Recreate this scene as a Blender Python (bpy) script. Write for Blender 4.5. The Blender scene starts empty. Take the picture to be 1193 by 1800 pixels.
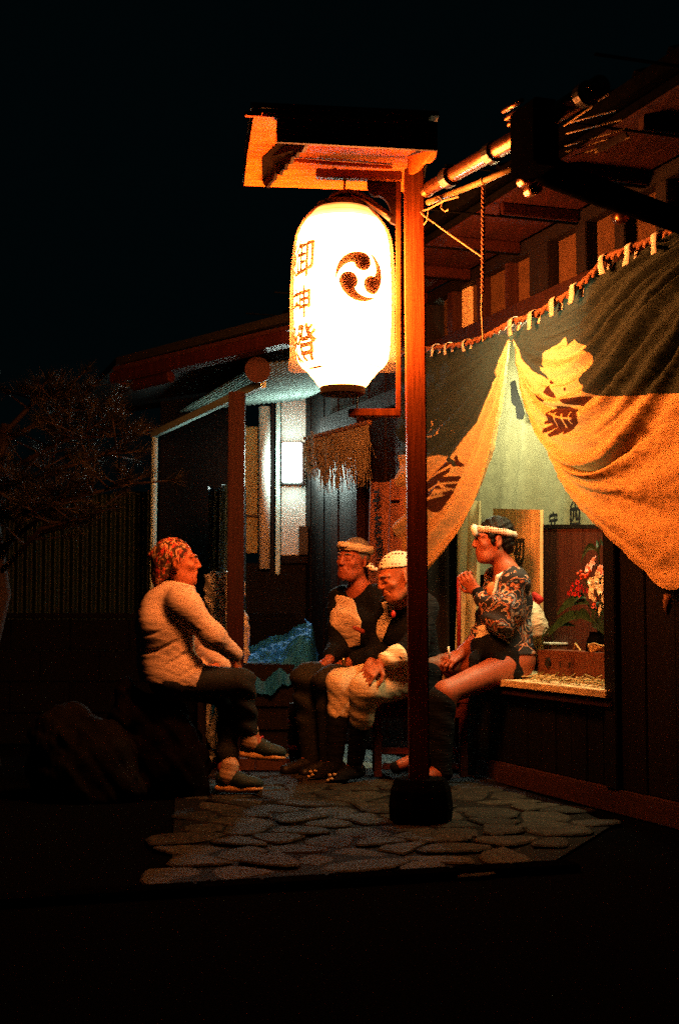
import bpy, bmesh, math, random
import numpy as np
from mathutils import Vector as V, Matrix, noise
random.seed(7)
SC = bpy.context.scene
COL = SC.collection
R = math.radians

# ------------------------------------------------------------------ camera
FPX, CX, CY, HOR, CH = 2500.0, 596.5, 900.0, 1075.0, 0.90     # focal length and frame of the 1193x1800 photograph
PITCH = math.atan((HOR - CY) / FPX)
cam = bpy.data.cameras.new('camera'); camo = bpy.data.objects.new('camera', cam); COL.objects.link(camo)
camo.location = (0, 0, CH); camo.rotation_euler = (R(90) + PITCH, 0, 0)
cam.sensor_fit = 'VERTICAL'; cam.sensor_height = 36.0; cam.lens = FPX / 1800 * 36
cam.clip_start = .05; cam.clip_end = 600
cam.dof.use_dof = True; cam.dof.focus_distance = 7.2; cam.dof.aperture_fstop = 5.0
SC.camera = camo

# ------------------------------------------------------------------ night sky, exposure
w = bpy.data.worlds.new('World'); SC.world = w; w.use_nodes = True
bg = w.node_tree.nodes['Background']
bg.inputs[0].default_value = (.12, .55, .68, 1); bg.inputs[1].default_value = .0025
vs = SC.view_settings
vs.view_transform = 'Standard'; vs.look = 'None'; vs.exposure = 0; vs.gamma = 1; vs.use_curve_mapping = False
cy = SC.cycles
cy.max_bounces = 6; cy.diffuse_bounces = 3; cy.glossy_bounces = 3; cy.transmission_bounces = 4; cy.transparent_max_bounces = 8
cy.sample_clamp_indirect = 1.2; cy.caustics_reflective = False; cy.caustics_refractive = False
cy.use_denoising = False; cy.denoising_prefilter = 'ACCURATE'; cy.use_adaptive_sampling = False

LANTERN_E, LANTERN_C = 165.0, (1, .250, .048)      # the festival lantern
LAMP_E, LAMP_C = 170.0, (.76, 1, .90)             # the box lamp on the far wall
ROOM_E, ROOM_C = 260.0, (1, .86, .42)             # the bulb inside the open room

# ------------------------------------------------------------------ photograph pixel -> place
def ray(px, py):
    x = (px - CX) / FPX; y = (CY - py) / FPX
    c, s = math.cos(PITCH), math.sin(PITCH)
    return V((x, c - y * s, s + y * c))
def P(px, py, Y):
    d = ray(px, py); return V((0, 0, CH)) + d * (Y / d.y)
def G(px, py, z=0.0):
    d = ray(px, py); return V((0, 0, CH)) + d * ((z - CH) / d.z)
W0 = V((.531, 8.372, 0)); WE = V((.328, -.945, 0)).normalized(); WN = V((-.945, -.328, 0)).normalized()
UP = V((0, 0, 1))
def W(px, py, off=0.0):                    # point on the house front (or a plane parallel to it)
    d = ray(px, py); o = V((0, 0, CH)); t = (W0 + WN * off - o).dot(WN) / d.dot(WN)
    return o + d * t
def WU(u, z, off=0.0):
    return W0 + WE * u + WN * off + UP * z
def wu(p):
    return (p - W0).dot(WE)

# ------------------------------------------------------------------ materials
def new_mat(name):
    m = bpy.data.materials.new(name); m.use_nodes = True
    nt = m.node_tree; b = nt.nodes['Principled BSDF']
    return m, nt, b
def N(nt, t, **k):
    n = nt.nodes.new(t)
    for a, v in k.items(): setattr(n, a, v)
    return n
def coords(nt, scale=(1, 1, 1), rot=(0, 0, 0)):
    tc = N(nt, 'ShaderNodeTexCoord'); mp = N(nt, 'ShaderNodeMapping')
    mp.inputs['Scale'].default_value = scale; mp.inputs['Rotation'].default_value = rot
    nt.links.new(tc.outputs['Object'], mp.inputs['Vector']); return mp.outputs[0]
def ramp(nt, fac, stops, interp='LINEAR'):
    r = N(nt, 'ShaderNodeValToRGB'); r.color_ramp.interpolation = interp
    e = r.color_ramp.elements
    while len(e) < len(stops): e.new(.5)
    for i, (p, c) in enumerate(stops):
        e[i].position = p; e[i].color = (*c, 1)
    nt.links.new(fac, r.inputs[0]); return r.outputs[0]
def scl(c, k): return tuple(min(1, x * k) for x in c)
def speckle(nt, c, amt, scale):
    """fine uneven grain of the surface colour"""
    n = N(nt, 'ShaderNodeTexNoise'); n.inputs['Scale'].default_value = scale; n.inputs['Detail'].default_value = 3; n.inputs['Roughness'].default_value = .7
    nt.links.new(coords(nt), n.inputs['Vector'])
    r = N(nt, 'ShaderNodeMapRange'); r.inputs[1].default_value = .32; r.inputs[2].default_value = .68; r.inputs[3].default_value = 1 - amt; r.inputs[4].default_value = 1 + amt
    nt.links.new(n.outputs[0], r.inputs[0]); h = N(nt, 'ShaderNodeHueSaturation'); nt.links.new(r.outputs[0], h.inputs['Value']); nt.links.new(c, h.inputs['Color']); return h.outputs[0]
def mat(name, col, rough=.7, scale=30, var=.35, bump=.2, stretch=(1, 1, 1), metal=0, detail=5, per_object=0, spec=.35, rot=(0, 0, 0), grit=.22):
    m, nt, b = new_mat(name)
    nz = N(nt, 'ShaderNodeTexNoise'); nz.inputs['Scale'].default_value = scale; nz.inputs['Detail'].default_value = detail
    nz.inputs['Roughness'].default_value = .65
    nt.links.new(coords(nt, stretch, rot), nz.inputs['Vector'])
    c = ramp(nt, nz.outputs[0], [(.28, scl(col, 1 - var)), (.72, scl(col, 1 + var))])
    if per_object:
        oi = N(nt, 'ShaderNodeObjectInfo'); hs = N(nt, 'ShaderNodeHueSaturation')
        mr = N(nt, 'ShaderNodeMapRange'); mr.inputs[3].default_value = 1 - per_object; mr.inputs[4].default_value = 1 + per_object
        nt.links.new(oi.outputs['Random'], mr.inputs[0]); nt.links.new(mr.outputs[0], hs.inputs['Value']); nt.links.new(c, hs.inputs['Color'])
        c = hs.outputs[0]
    c = speckle(nt, c, grit, 210)
    nt.links.new(c, b.inputs['Base Color'])
    b.inputs['Roughness'].default_value = rough; b.inputs['Metallic'].default_value = metal
    b.inputs['Specular IOR Level'].default_value = spec
    if bump:
        bp = N(nt, 'ShaderNodeBump'); bp.inputs['Strength'].default_value = bump; bp.inputs['Distance'].default_value = .01
        nt.links.new(nz.outputs[0], bp.inputs['Height']); nt.links.new(bp.outputs[0], b.inputs['Normal'])
    return m
def wood(name, col, rough=.6, axis='z', grain=1.0, var=.45, per_object=.18, bump=.35):
    st = {'x': (1.2, 22, 22), 'y': (22, 1.2, 22), 'z': (22, 22, 1.2)}[axis]
    return mat(name, col, rough, 2.2 * grain, var, bump, st, per_object=per_object, spec=.15)
def emit(name, col, e):
    m = bpy.data.materials.new(name); m.use_nodes = True; nt = m.node_tree; nt.nodes.clear()
    o = N(nt, 'ShaderNodeOutputMaterial'); s = N(nt, 'ShaderNodeEmission')
    s.inputs[0].default_value = (*col, 1); s.inputs[1].default_value = e
    nt.links.new(s.outputs[0], o.inputs[0]); return m
def cloth(name, col, rough=.9, trans=0.0, var=.18, bump=.35, weave=420, fold=0):
    """woven cloth; fold adds soft creases, trans lets light through"""
    m, nt, b = new_mat(name)
    v = coords(nt)
    n1 = N(nt, 'ShaderNodeTexNoise'); n1.inputs['Scale'].default_value = 14; n1.inputs['Detail'].default_value = 6
    n2 = N(nt, 'ShaderNodeTexNoise'); n2.inputs['Scale'].default_value = weave; n2.inputs['Detail'].default_value = 2
    nt.links.new(v, n1.inputs['Vector']); nt.links.new(v, n2.inputs['Vector'])
    c = ramp(nt, n1.outputs[0], [(.3, scl(col, 1 - var)), (.7, scl(col, 1 + var))])
    c = speckle(nt, c, .20, 230)
    nt.links.new(c, b.inputs['Base Color']); b.inputs['Roughness'].default_value = rough; b.inputs['Specular IOR Level'].default_value = .15
    ad = N(nt, 'ShaderNodeMath', operation='ADD'); nt.links.new(n1.outputs[0], ad.inputs[0])
    ml = N(nt, 'ShaderNodeMath', operation='MULTIPLY'); ml.inputs[1].default_value = .03; nt.links.new(n2.outputs[0], ml.inputs[0]); nt.links.new(ml.outputs[0], ad.inputs[1])
    h = ad.outputs[0]
    if fold:
        wv = N(nt, 'ShaderNodeTexNoise'); wv.inputs['Scale'].default_value = fold; wv.inputs['Detail'].default_value = 3; wv.inputs['Distortion'].default_value = .6
        nt.links.new(coords(nt, (1.2, 1.2, 5)), wv.inputs['Vector'])
        a2 = N(nt, 'ShaderNodeMath', operation='MULTIPLY_ADD'); a2.inputs[1].default_value = 2.0
        nt.links.new(wv.outputs[0], a2.inputs[0]); nt.links.new(h, a2.inputs[2]); h = a2.outputs[0]
    bp = N(nt, 'ShaderNodeBump'); bp.inputs['Strength'].default_value = bump; bp.inputs['Distance'].default_value = .012
    nt.links.new(h, bp.inputs['Height']); nt.links.new(bp.outputs[0], b.inputs['Normal'])
    if trans:
        t = N(nt, 'ShaderNodeBsdfTranslucent'); nt.links.new(c, t.inputs[0]); mx = N(nt, 'ShaderNodeMixShader'); mx.inputs[0].default_value = trans
        out = nt.nodes['Material Output']
        nt.links.new(b.outputs[0], mx.inputs[1]); nt.links.new(t.outputs[0], mx.inputs[2]); nt.links.new(mx.outputs[0], out.inputs[0])
    return m
def tint_by_attr(m, attr, col, lo=0.0, hi=None):
    """printed colour where the mesh attribute is above zero"""
    nt = m.node_tree; b = nt.nodes['Principled BSDF']
    src = b.inputs['Base Color'].links[0].from_socket
    at = N(nt, 'ShaderNodeAttribute', attribute_name=attr)
    mr = N(nt, 'ShaderNodeMapRange'); mr.inputs[1].default_value = lo; mr.inputs[2].default_value = hi if hi is not None else lo + .6
    nt.links.new(at.outputs['Fac'], mr.inputs[0])
    mx = N(nt, 'ShaderNodeMix', data_type='RGBA'); mx.inputs[7].default_value = (*col, 1)
    nt.links.new(mr.outputs[0], mx.inputs[0]); nt.links.new(src, mx.inputs[6])
    for l in list(src.links):
        if l.to_node is not mx and l.to_socket.name in ('Base Color', 'Color'):
            nt.links.new(mx.outputs[2], l.to_socket)

# ------------------------------------------------------------------ objects
def props(o, label=None, cat=None, group=None, kind=None):
    for k, v in (('label', label), ('category', cat), ('group', group), ('kind', kind)):
        if v: o[k] = v
    return o
def thing(name, label, cat, loc=(0, 0, 0), group=None):
    o = bpy.data.objects.new(name, None); COL.objects.link(o); o.location = loc; o.empty_display_size = .1
    return props(o, label, cat, group)
def adopt(o, par):
    if par is None: return
    o.parent = par
    if par.type == 'EMPTY': o.matrix_parent_inverse = Matrix.Translation(-V(par.location))
class MB:
    def __init__(s): s.v = []; s.f = []
    def add(s, vs, fs):
        n = len(s.v); s.v += [tuple(p) for p in vs]; s.f += [tuple(i + n for i in f) for f in fs]; return s
    def frame(s, c, x, y, z):              # box: centre and three half-axis vectors
        c = V(c); x, y, z = V(x), V(y), V(z)
        vs = [c + x * a + y * b + z * d for d in (-1, 1) for b in (-1, 1) for a in (-1, 1)]
        return s.add(vs, [(0, 2, 3, 1), (4, 5, 7, 6), (0, 1, 5, 4), (2, 6, 7, 3), (0, 4, 6, 2), (1, 3, 7, 5)])
    def box(s, c, size, rz=0.0):
        m = Matrix.Rotation(rz, 3, 'Z'); h = [x / 2 for x in size]
        return s.frame(c, m @ V((h[0], 0, 0)), m @ V((0, h[1], 0)), (0, 0, h[2]))
    def beam(s, a, b, wd, ht, up=UP):      # bar from a to b, wd sideways, ht along up
        a, b = V(a), V(b); d = (b - a); x = d / 2; dn = d.normalized(); y = V(up).cross(dn).normalized(); z = dn.cross(y)
        return s.frame((a + b) / 2, x, y * wd / 2, z * ht / 2)
    def tube(s, pts, rad, n=10, cap=True):
        pts = [V(p) for p in pts]; k = len(pts)
        rad = rad if isinstance(rad, (list, tuple)) else [rad] * k
        vs = []; ref = None
        for i, p in enumerate(pts):
            t = (pts[min(i + 1, k - 1)] - pts[max(i - 1, 0)]).normalized()
            if ref is None: ref = V((0, 0, 1)) if abs(t.z) < .9 else V((1, 0, 0))
            a = (ref - t * ref.dot(t)).normalized(); ref = a; b = t.cross(a)
            vs += [p + (a * math.cos(2 * math.pi * j / n) + b * math.sin(2 * math.pi * j / n)) * rad[i] for j in range(n)]
        fs = [(i * n + j, i * n + (j + 1) % n, (i + 1) * n + (j + 1) % n, (i + 1) * n + j) for i in range(k - 1) for j in range(n)]
        if cap: fs += [tuple(reversed(range(n))), tuple(range((k - 1) * n, k * n))]
        return s.add(vs, fs)
    def lathe(s, c, prof, n=48, axis=None):
        c = V(c); vs = []
        for r, z in prof: vs += [c + V((r * math.cos(2 * math.pi * j / n), r * math.sin(2 * math.pi * j / n), z)) for j in range(n)]
        fs = [(i * n + j, i * n + (j + 1) % n, (i + 1) * n + (j + 1) % n, (i + 1) * n + j) for i in range(len(prof) - 1) for j in range(n)]
        return s.add(vs, fs)
    def prism(s, poly, dv):                # closed outline of 3-D points pushed along dv
        n = len(poly); poly = [V(p) for p in poly]; dv = V(dv)
        return s.add(poly + [p + dv for p in poly], [tuple(range(n)), tuple(reversed(range(n, 2 * n)))] + [(i, i + n, (i + 1) % n + n, (i + 1) % n) for i in range(n)])
    def ell(s, c, r, n=14, m=9, rot=None):
        c = V(c); r = (r, r, r) if not isinstance(r, (tuple, list, V)) else r; vs = []
        for i in range(m + 1):
            th = math.pi * i / m
            for j in range(n):
                ph = 2 * math.pi * j / n; p = V((r[0] * math.sin(th) * math.cos(ph), r[1] * math.sin(th) * math.sin(ph), r[2] * math.cos(th)))
                vs.append(c + (rot @ p if rot else p))
        return s.add(vs, [(i * n + j, i * n + (j + 1) % n, (i + 1) * n + (j + 1) % n, (i + 1) * n + j) for i in range(m) for j in range(n)])
    def build(s, name, material, par=None, smooth=False, bevel=0, **kw):
        me = bpy.data.meshes.new(name); me.from_pydata(s.v, [], s.f); me.validate(); me.update()
        if bevel or smooth is not None:
            bm = bmesh.new(); bm.from_mesh(me); bmesh.ops.remove_doubles(bm, verts=bm.verts, dist=1e-5)
            if bevel: bmesh.ops.bevel(bm, geom=bm.edges[:], offset=bevel, segments=2, affect='EDGES', clamp_overlap=True)
            bmesh.ops.recalc_face_normals(bm, faces=bm.faces); bm.to_mesh(me); bm.free()
        if smooth: me.polygons.foreach_set('use_smooth', [True] * len(me.polygons))
        me.materials.append(material)
        o = bpy.data.objects.new(name, me); COL.objects.link(o); adopt(o, par); return props(o, **kw)
def sheet(name, material, fn, nu, nv, par=None, attrs=(), thick=0, **kw):
    """surface fn(i/nu, j/nv) -> (point, {attr: value})"""
    vs, fs, at = [], [], {a: [] for a in attrs}
    for j in range(nv + 1):
        for i in range(nu + 1):
            p, d = fn(i / nu, j / nv); vs.append(tuple(p))
            for a in attrs: at[a].append(d[a])
    for j in range(nv):
        for i in range(nu):
            a = j * (nu + 1) + i; fs.append((a, a + 1, a + nu + 2, a + nu + 1))
    me = bpy.data.meshes.new(name); me.from_pydata(vs, [], fs); me.update()
    for a in attrs:
        l = me.attributes.new(a, 'FLOAT', 'POINT'); l.data.foreach_set('value', at[a])
    me.polygons.foreach_set('use_smooth', [True] * len(me.polygons)); me.materials.append(material)
    o = bpy.data.objects.new(name, me); COL.objects.link(o); adopt(o, par); return props(o, **kw)
def text_polys(s, bold=.02):
    """outline mesh of a text, about one unit high, centred"""
    c = bpy.data.curves.new('lettering', 'FONT'); c.body = s; c.align_x = 'CENTER'; c.offset = bold; c.resolution_u = 4
    o = bpy.data.objects.new('lettering', c); COL.objects.link(o)
    dg = bpy.context.evaluated_depsgraph_get(); me = bpy.data.meshes.new_from_object(o.evaluated_get(dg))
    bpy.data.objects.remove(o); bpy.data.curves.remove(c)
    bm = bmesh.new(); bm.from_mesh(me); bpy.data.meshes.remove(me)
    ys = [v.co.y for v in bm.verts]; xs = [v.co.x for v in bm.verts]
    if not ys: return bm
    h = max(ys) - min(ys); cx, cyy = (max(xs) + min(xs)) / 2, (max(ys) + min(ys)) / 2
    for v in bm.verts: v.co = V(((v.co.x - cx) / h, (v.co.y - cyy) / h, 0))
    return bm
def lettering(s, material, par, fn, size, bold=.02, cuts=0, wob=.0, name='lettering', lift=None):
    """text laid on a surface: fn(x, y) -> point"""
    bm = text_polys(s, 0)
    if bold:                                 # a loaded brush: the strokes laid down again a little to each side
        g0 = bm.verts[:] + bm.edges[:] + bm.faces[:]
        for k, (dx, dy) in enumerate(((1, .3), (-1, -.3), (.2, 1), (-.2, -1))):
            r_ = bmesh.ops.duplicate(bm, geom=g0)
            for v in r_['geom']:
                if isinstance(v, bmesh.types.BMVert): v.co += V((dx * bold, dy * bold, .0004 * (k + 1)))
    if cuts:
        for k in range(-cuts, cuts + 1):
            bmesh.ops.bisect_plane(bm, geom=bm.verts[:] + bm.edges[:] + bm.faces[:], plane_co=(k * .55 / cuts, 0, 0), plane_no=(1, 0, 0))
        bmesh.ops.triangulate(bm, faces=bm.faces[:])
    for v in bm.verts:
        x, y = v.co.x, v.co.y
        if wob: x += wob * noise.noise((x * 3, y * 3, 1)); y += wob * noise.noise((x * 3, y * 3, 9))
        zz = v.co.z; p0 = fn(x * size, y * size)
        v.co = p0 + (WN if lift is None else (p0 - V((lift.x, lift.y, p0.z))).normalized()) * zz
    me = bpy.data.meshes.new(name); bm.to_mesh(me); bm.free(); me.materials.append(material)
    o = bpy.data.objects.new(name, me); COL.objects.link(o); adopt(o, par); return o

# ------------------------------------------------------------------ smooth bodies from distance fields
def basis(f, roll=0.0):
    f = V(f).normalized(); l = UP.cross(f).normalized(); u = f.cross(l)
    if roll:
        l, u = l * math.cos(roll) + u * math.sin(roll), u * math.cos(roll) - l * math.sin(roll)
    return l, f, u                          # left, forward, up
def cap(a, b, ra, rb=None, k=.02, op=1): return ('c', V(a), V(b), ra, ra if rb is None else rb, k, op)
def ell(c, r, B=None, k=.02, op=1): return ('e', V(c), tuple(r), B, k, op)
def rbox(c, h, B=None, r=.01, k=.01, op=1): return ('b', V(c), tuple(h), B, r, k, op)
def cut(p, n): return ('p', V(p), V(n).normalized())
def sdf(prims, vox, warp=None):
    lo = np.full(3, 1e9); hi = -lo
    for p in prims:
        if p[0] == 'c' and p[6] > 0:
            for q, r in ((p[1], p[3]), (p[2], p[4])): lo = np.minimum(lo, np.array(q) - r); hi = np.maximum(hi, np.array(q) + r)
        elif p[0] in 'eb' and p[-1] > 0:
            r = max(p[2]) * (1.75 if p[0] == 'b' else 1); lo = np.minimum(lo, np.array(p[1]) - r); hi = np.maximum(hi, np.array(p[1]) + r)
    lo -= 4 * vox + .01; hi += 4 * vox + .01
    dim = np.ceil((hi - lo) / vox).astype(int) + 1
    F = np.full(dim, .2, np.float32)
    ax = [lo[i] + vox * np.arange(dim[i], dtype=np.float32) for i in range(3)]
    for p in prims:
        if p[0] == 'c': c0 = np.minimum(p[1], p[2]); c1 = np.maximum(p[1], p[2]); mr = max(p[3], p[4]); k, op = p[5], p[6]
        elif p[0] == 'e': c0 = c1 = np.array(p[1]); mr = max(p[2]); k, op = p[4], p[5]
        elif p[0] == 'b': c0 = c1 = np.array(p[1]); mr = sum(p[2]); k, op = p[5], p[6]
        if p[0] == 'p': sl = tuple(slice(0, d) for d in dim)
        else:
            mg = mr + k + .05
            a = np.clip(((np.array(c0) - mg - lo) / vox).astype(int), 0, dim); b = np.clip(((np.array(c1) + mg - lo) / vox).astype(int) + 2, 0, dim)
            sl = tuple(slice(a[i], b[i]) for i in range(3))
        X = ax[0][sl[0]][:, None, None]; Y = ax[1][sl[1]][None, :, None]; Z = ax[2][sl[2]][None, None, :]
        if p[0] == 'p':
            d = (X - p[1].x) * p[2].x + (Y - p[1].y) * p[2].y + (Z - p[1].z) * p[2].z
            F[sl] = np.maximum(F[sl], d); continue
        if p[0] == 'c':
            A, Bv = p[1], p[2] - p[1]; bb = max(Bv.dot(Bv), 1e-12)
            t = np.clip(((X - A.x) * Bv.x + (Y - A.y) * Bv.y + (Z - A.z) * Bv.z) / bb, 0, 1)
            d = np.sqrt((X - A.x - t * Bv.x) ** 2 + (Y - A.y - t * Bv.y) ** 2 + (Z - A.z - t * Bv.z) ** 2) - (p[3] + (p[4] - p[3]) * t)
        else:
            c = p[1]; Bm = p[3] or (V((1, 0, 0)), V((0, 1, 0)), V((0, 0, 1)))
            q = [(X - c.x) * e.x + (Y - c.y) * e.y + (Z - c.z) * e.z for e in Bm]; r = p[2]
            if p[0] == 'e':
                k0 = np.sqrt((q[0] / r[0]) ** 2 + (q[1] / r[1]) ** 2 + (q[2] / r[2]) ** 2); k1 = np.sqrt((q[0] / r[0] ** 2) ** 2 + (q[1] / r[1] ** 2) ** 2 + (q[2] / r[2] ** 2) ** 2)
                d = k0 * (k0 - 1) / np.maximum(k1, 1e-6)
            else:
                g = [np.abs(q[i]) - (r[i] - p[4]) for i in range(3)]
                d = np.sqrt(sum(np.maximum(x, 0) ** 2 for x in g)) + np.minimum(np.maximum(np.maximum(g[0], g[1]), g[2]), 0) - p[4]
        f = F[sl]
        if op > 0: h = np.clip(.5 + .5 * (f - d) / k, 0, 1); F[sl] = f * (1 - h) + d * h - k * h * (1 - h)
        else: h = np.clip(.5 - .5 * (f + d) / k, 0, 1); F[sl] = f * (1 - h) - d * h + k * h * (1 - h)
    if warp is not None:
        F = F + warp(ax[0][:, None, None], ax[1][None, :, None], ax[2][None, None, :]).astype(np.float32)
    # surface nets
    ins = F < 0; n = [d - 1 for d in dim]
    cnt = np.zeros(n, np.int8)
    corners = [(i, j, k) for i in (0, 1) for j in (0, 1) for k in (0, 1)]
    for i, j, k in corners: cnt += ins[i:i + n[0], j:j + n[1], k:k + n[2]]
    cell = (cnt > 0) & (cnt < 8); idx = np.full(n, -1, np.int64); ci = np.argwhere(cell); idx[cell] = np.arange(len(ci))
    acc = np.zeros((len(ci), 3)); num = np.zeros(len(ci))
    for a in corners:
        for d in range(3):
            if a[d]: continue
            b = list(a); b[d] = 1
            fa = F[ci[:, 0] + a[0], ci[:, 1] + a[1], ci[:, 2] + a[2]]; fb = F[ci[:, 0] + b[0], ci[:, 1] + b[1], ci[:, 2] + b[2]]
            m = (fa < 0) != (fb < 0); t = np.where(m, fa / np.where(m, fa - fb, 1), 0)
            pt = np.array(a, float)[None] + np.zeros((len(ci), 3)); pt[:, d] += t
            acc[m] += pt[m]; num[m] += 1
    vs = lo + vox * (ci + acc / num[:, None]); fs = []
    for d in range(3):
        e = (d + 1) % 3, (d + 2) % 3
        s0 = [slice(1, n[i]) for i in range(3)]; s0[d] = slice(0, n[d]); s1 = list(s0); s1[d] = slice(1, n[d] + 1)
        a, b = ins[tuple(s0)], ins[tuple(s1)]; off = np.array([1, 1, 1]); off[d] = 0
        for flip in (0, 1):
            w_ = np.argwhere((a & ~b) if not flip else (~a & b)) + off
            def at(x, y):
                q = w_.copy(); q[:, e[0]] -= x; q[:, e[1]] -= y; return idx[q[:, 0], q[:, 1], q[:, 2]]
            q = np.stack([at(1, 1), at(0, 1), at(0, 0), at(1, 0)], 1)
            fs.append(q[:, ::-1] if flip else q)
    return vs, np.concatenate(fs)
def blob(name, material, prims, vox, par=None, warp=None, **kw):
    vs, fs = sdf(prims, vox, warp)
    me = bpy.data.meshes.new(name)
    me.vertices.add(len(vs)); me.vertices.foreach_set('co', vs.astype(np.float32).ravel())
    me.loops.add(fs.size); me.loops.foreach_set('vertex_index', fs.astype(np.int32).ravel())
    me.polygons.add(len(fs)); me.polygons.foreach_set('loop_start', np.arange(0, fs.size, 4, dtype=np.int32))
    me.update(calc_edges=True); me.validate()
    me.polygons.foreach_set('use_smooth', [True] * len(me.polygons)); me.materials.append(material)
    o = bpy.data.objects.new(name, me); COL.objects.link(o); adopt(o, par); return props(o, **kw)
def pdist(poly, x, y):
    """signed distance to a polygon of pixels, negative inside"""
    d = 1e18; s = 1.0; n = len(poly); j = n - 1
    for i in range(n):
        ax_, ay = poly[i]; bx, by = poly[j]
        ex, ey = bx - ax_, by - ay; wx, wy = x - ax_, y - ay
        t = max(0, min(1, (wx * ex + wy * ey) / (ex * ex + ey * ey + 1e-9))); qx, qy = wx - ex * t, wy - ey * t
        d = min(d, qx * qx + qy * qy)
        c1, c2, c3 = y >= ay, y < by, ex * wy > ey * wx
        if (c1 and c2 and c3) or (not c1 and not c2 and not c3): s = -s
        j = i
    return s * math.sqrt(d)
def poly_at(pts, t):
    """point a fraction t along a pixel polyline"""
    ln = [math.dist(pts[i], pts[i + 1]) for i in range(len(pts) - 1)]; s = t * sum(ln)
    for i, l in enumerate(ln):
        if s <= l or i == len(ln) - 1:
            q = s / l; return (pts[i][0] + (pts[i + 1][0] - pts[i][0]) * q, pts[i][1] + (pts[i + 1][1] - pts[i][1]) * q)
        s -= l
def smooth_line(pts, k=3):
    for _ in range(k):
        q = [pts[0]]
        for a, b in zip(pts, pts[1:]):
            q += [(a[0] * .75 + b[0] * .25, a[1] * .75 + b[1] * .25), (a[0] * .25 + b[0] * .75, a[1] * .25 + b[1] * .75)]
        pts = q + [pts[-1]]
    return pts
# ------------------------------------------------------------------ palette
M = {}
M['asphalt'] = mat('asphalt', (.0022, .0026, .0032), .95, 90, .5, .3, spec=0)
M['mortar'] = mat('mortar', (.0045, .004, .0034), .9, 60, .5, .6, spec=.1)
M['stone'] = mat('paving_stone', (.021, .0185, .0125), .8, 22, .85, 1.4, per_object=.5, spec=.18, detail=9)
M['kerb'] = mat('kerb', (.07, .03, .02), .8, 40, .4, .4, per_object=.25)
M['concrete'] = mat('concrete', (.30, .32, .28), .85, 22, .25, .3)
M['plinth'] = mat('plinth', (.036, .010, .008), .8, 30, .4, .5)
M['darkwood'] = wood('dark_wood', (.0055, .0032, .0030), .65)
M['blackwood'] = wood('black_wood', (.0028, .0026, .0028), .7)
M['brownwood'] = wood('brown_wood', (.022, .0075, .005), .6)
M['redwood'] = wood('red_brown_wood', (.022, .0045, .0042), .6)
M['soffit'] = wood('soffit_wood', (.018, .0026, .002), .75, axis='y')
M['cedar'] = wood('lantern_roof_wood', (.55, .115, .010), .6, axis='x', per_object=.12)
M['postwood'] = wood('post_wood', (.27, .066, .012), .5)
M['ironwood'] = wood('dark_carved_wood', (.014, .008, .005), .7)
M['benchwood'] = wood('bench_wood', (.09, .018, .011), .55, axis='x')
M['pale_ply'] = wood('pale_board', (.50, .34, .15), .6)
M['panelwood'] = wood('dark_panel', (.050, .016, .010), .55)
M['boxwood'] = wood('box_wood', (.13, .045, .025), .6, axis='x')
M['sillwood'] = wood('sill_wood', (.62, .47, .26), .55, axis='y')
M['black'] = mat('black_paint', (.008, .008, .008), .5, 40, .4, .1)
M['matte'] = mat('soot_black', (.0025, .0025, .0025), .95, 40, .4, .1, spec=0)
M['iron'] = mat('black_iron', (.012, .010, .009), .38, 60, .4, .2, spec=.5)
M['copper'] = mat('bronze_gutter', (.36, .14, .05), .33, 35, .45, .25, (1, 1, 1), metal=1, per_object=.12)
M['bamboo'] = mat('bamboo', (.42, .28, .10), .42, 18, .35, .2, per_object=.2)
M['rope'] = mat('straw_rope', (.30, .13, .06), .9, 120, .5, .7)
M['string'] = mat('cord', (.48, .30, .16), .85, 90, .3, .2)
M['straw'] = mat('straw', (.52, .36, .14), .75, 70, .4, .3, per_object=.3)
M['ink'] = mat('black_ink', (.010, .009, .008), .7, 60, .3, 0)
M['whitewall'] = mat('white_plaster', (.62, .66, .60), .85, 12, .10, .15)
M['cream_panel'] = mat('cream_panel', (.34, .29, .12), .85, 9, .25, .2)
M['corrug'] = mat('galvanised_sheet', (.30, .38, .34), .85, 25, .35, .1, spec=.05)
M['fence'] = mat('corrugated_fence', (.002, .018, .018), .6, 14, .5, .1)
M['pipe'] = mat('white_pipe', (.55, .78, .72), .6, 12, .15, .05)
M['shoji'] = cloth('window_paper', (.085, .044, .02), trans=.25, var=.2, bump=.1)
M['white_cloth'] = cloth('white_cloth', (.74, .68, .58))
M['tarp'] = mat('blue_tarp', (.012, .16, .55), .6, 16, .4, .5, spec=.15)
M['sack'] = mat('pale_plastic_sack', (.75, .74, .66), .45, 18, .35, .6, spec=.5)
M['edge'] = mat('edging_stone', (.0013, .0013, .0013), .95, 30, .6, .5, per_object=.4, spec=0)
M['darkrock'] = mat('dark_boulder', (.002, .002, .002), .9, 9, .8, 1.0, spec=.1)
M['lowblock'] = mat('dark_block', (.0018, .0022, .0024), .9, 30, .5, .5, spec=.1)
M['rock'] = mat('boulder', (.0026, .0017, .0014), .95, 14, .9, 1.4, detail=10, spec=.04)

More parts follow.
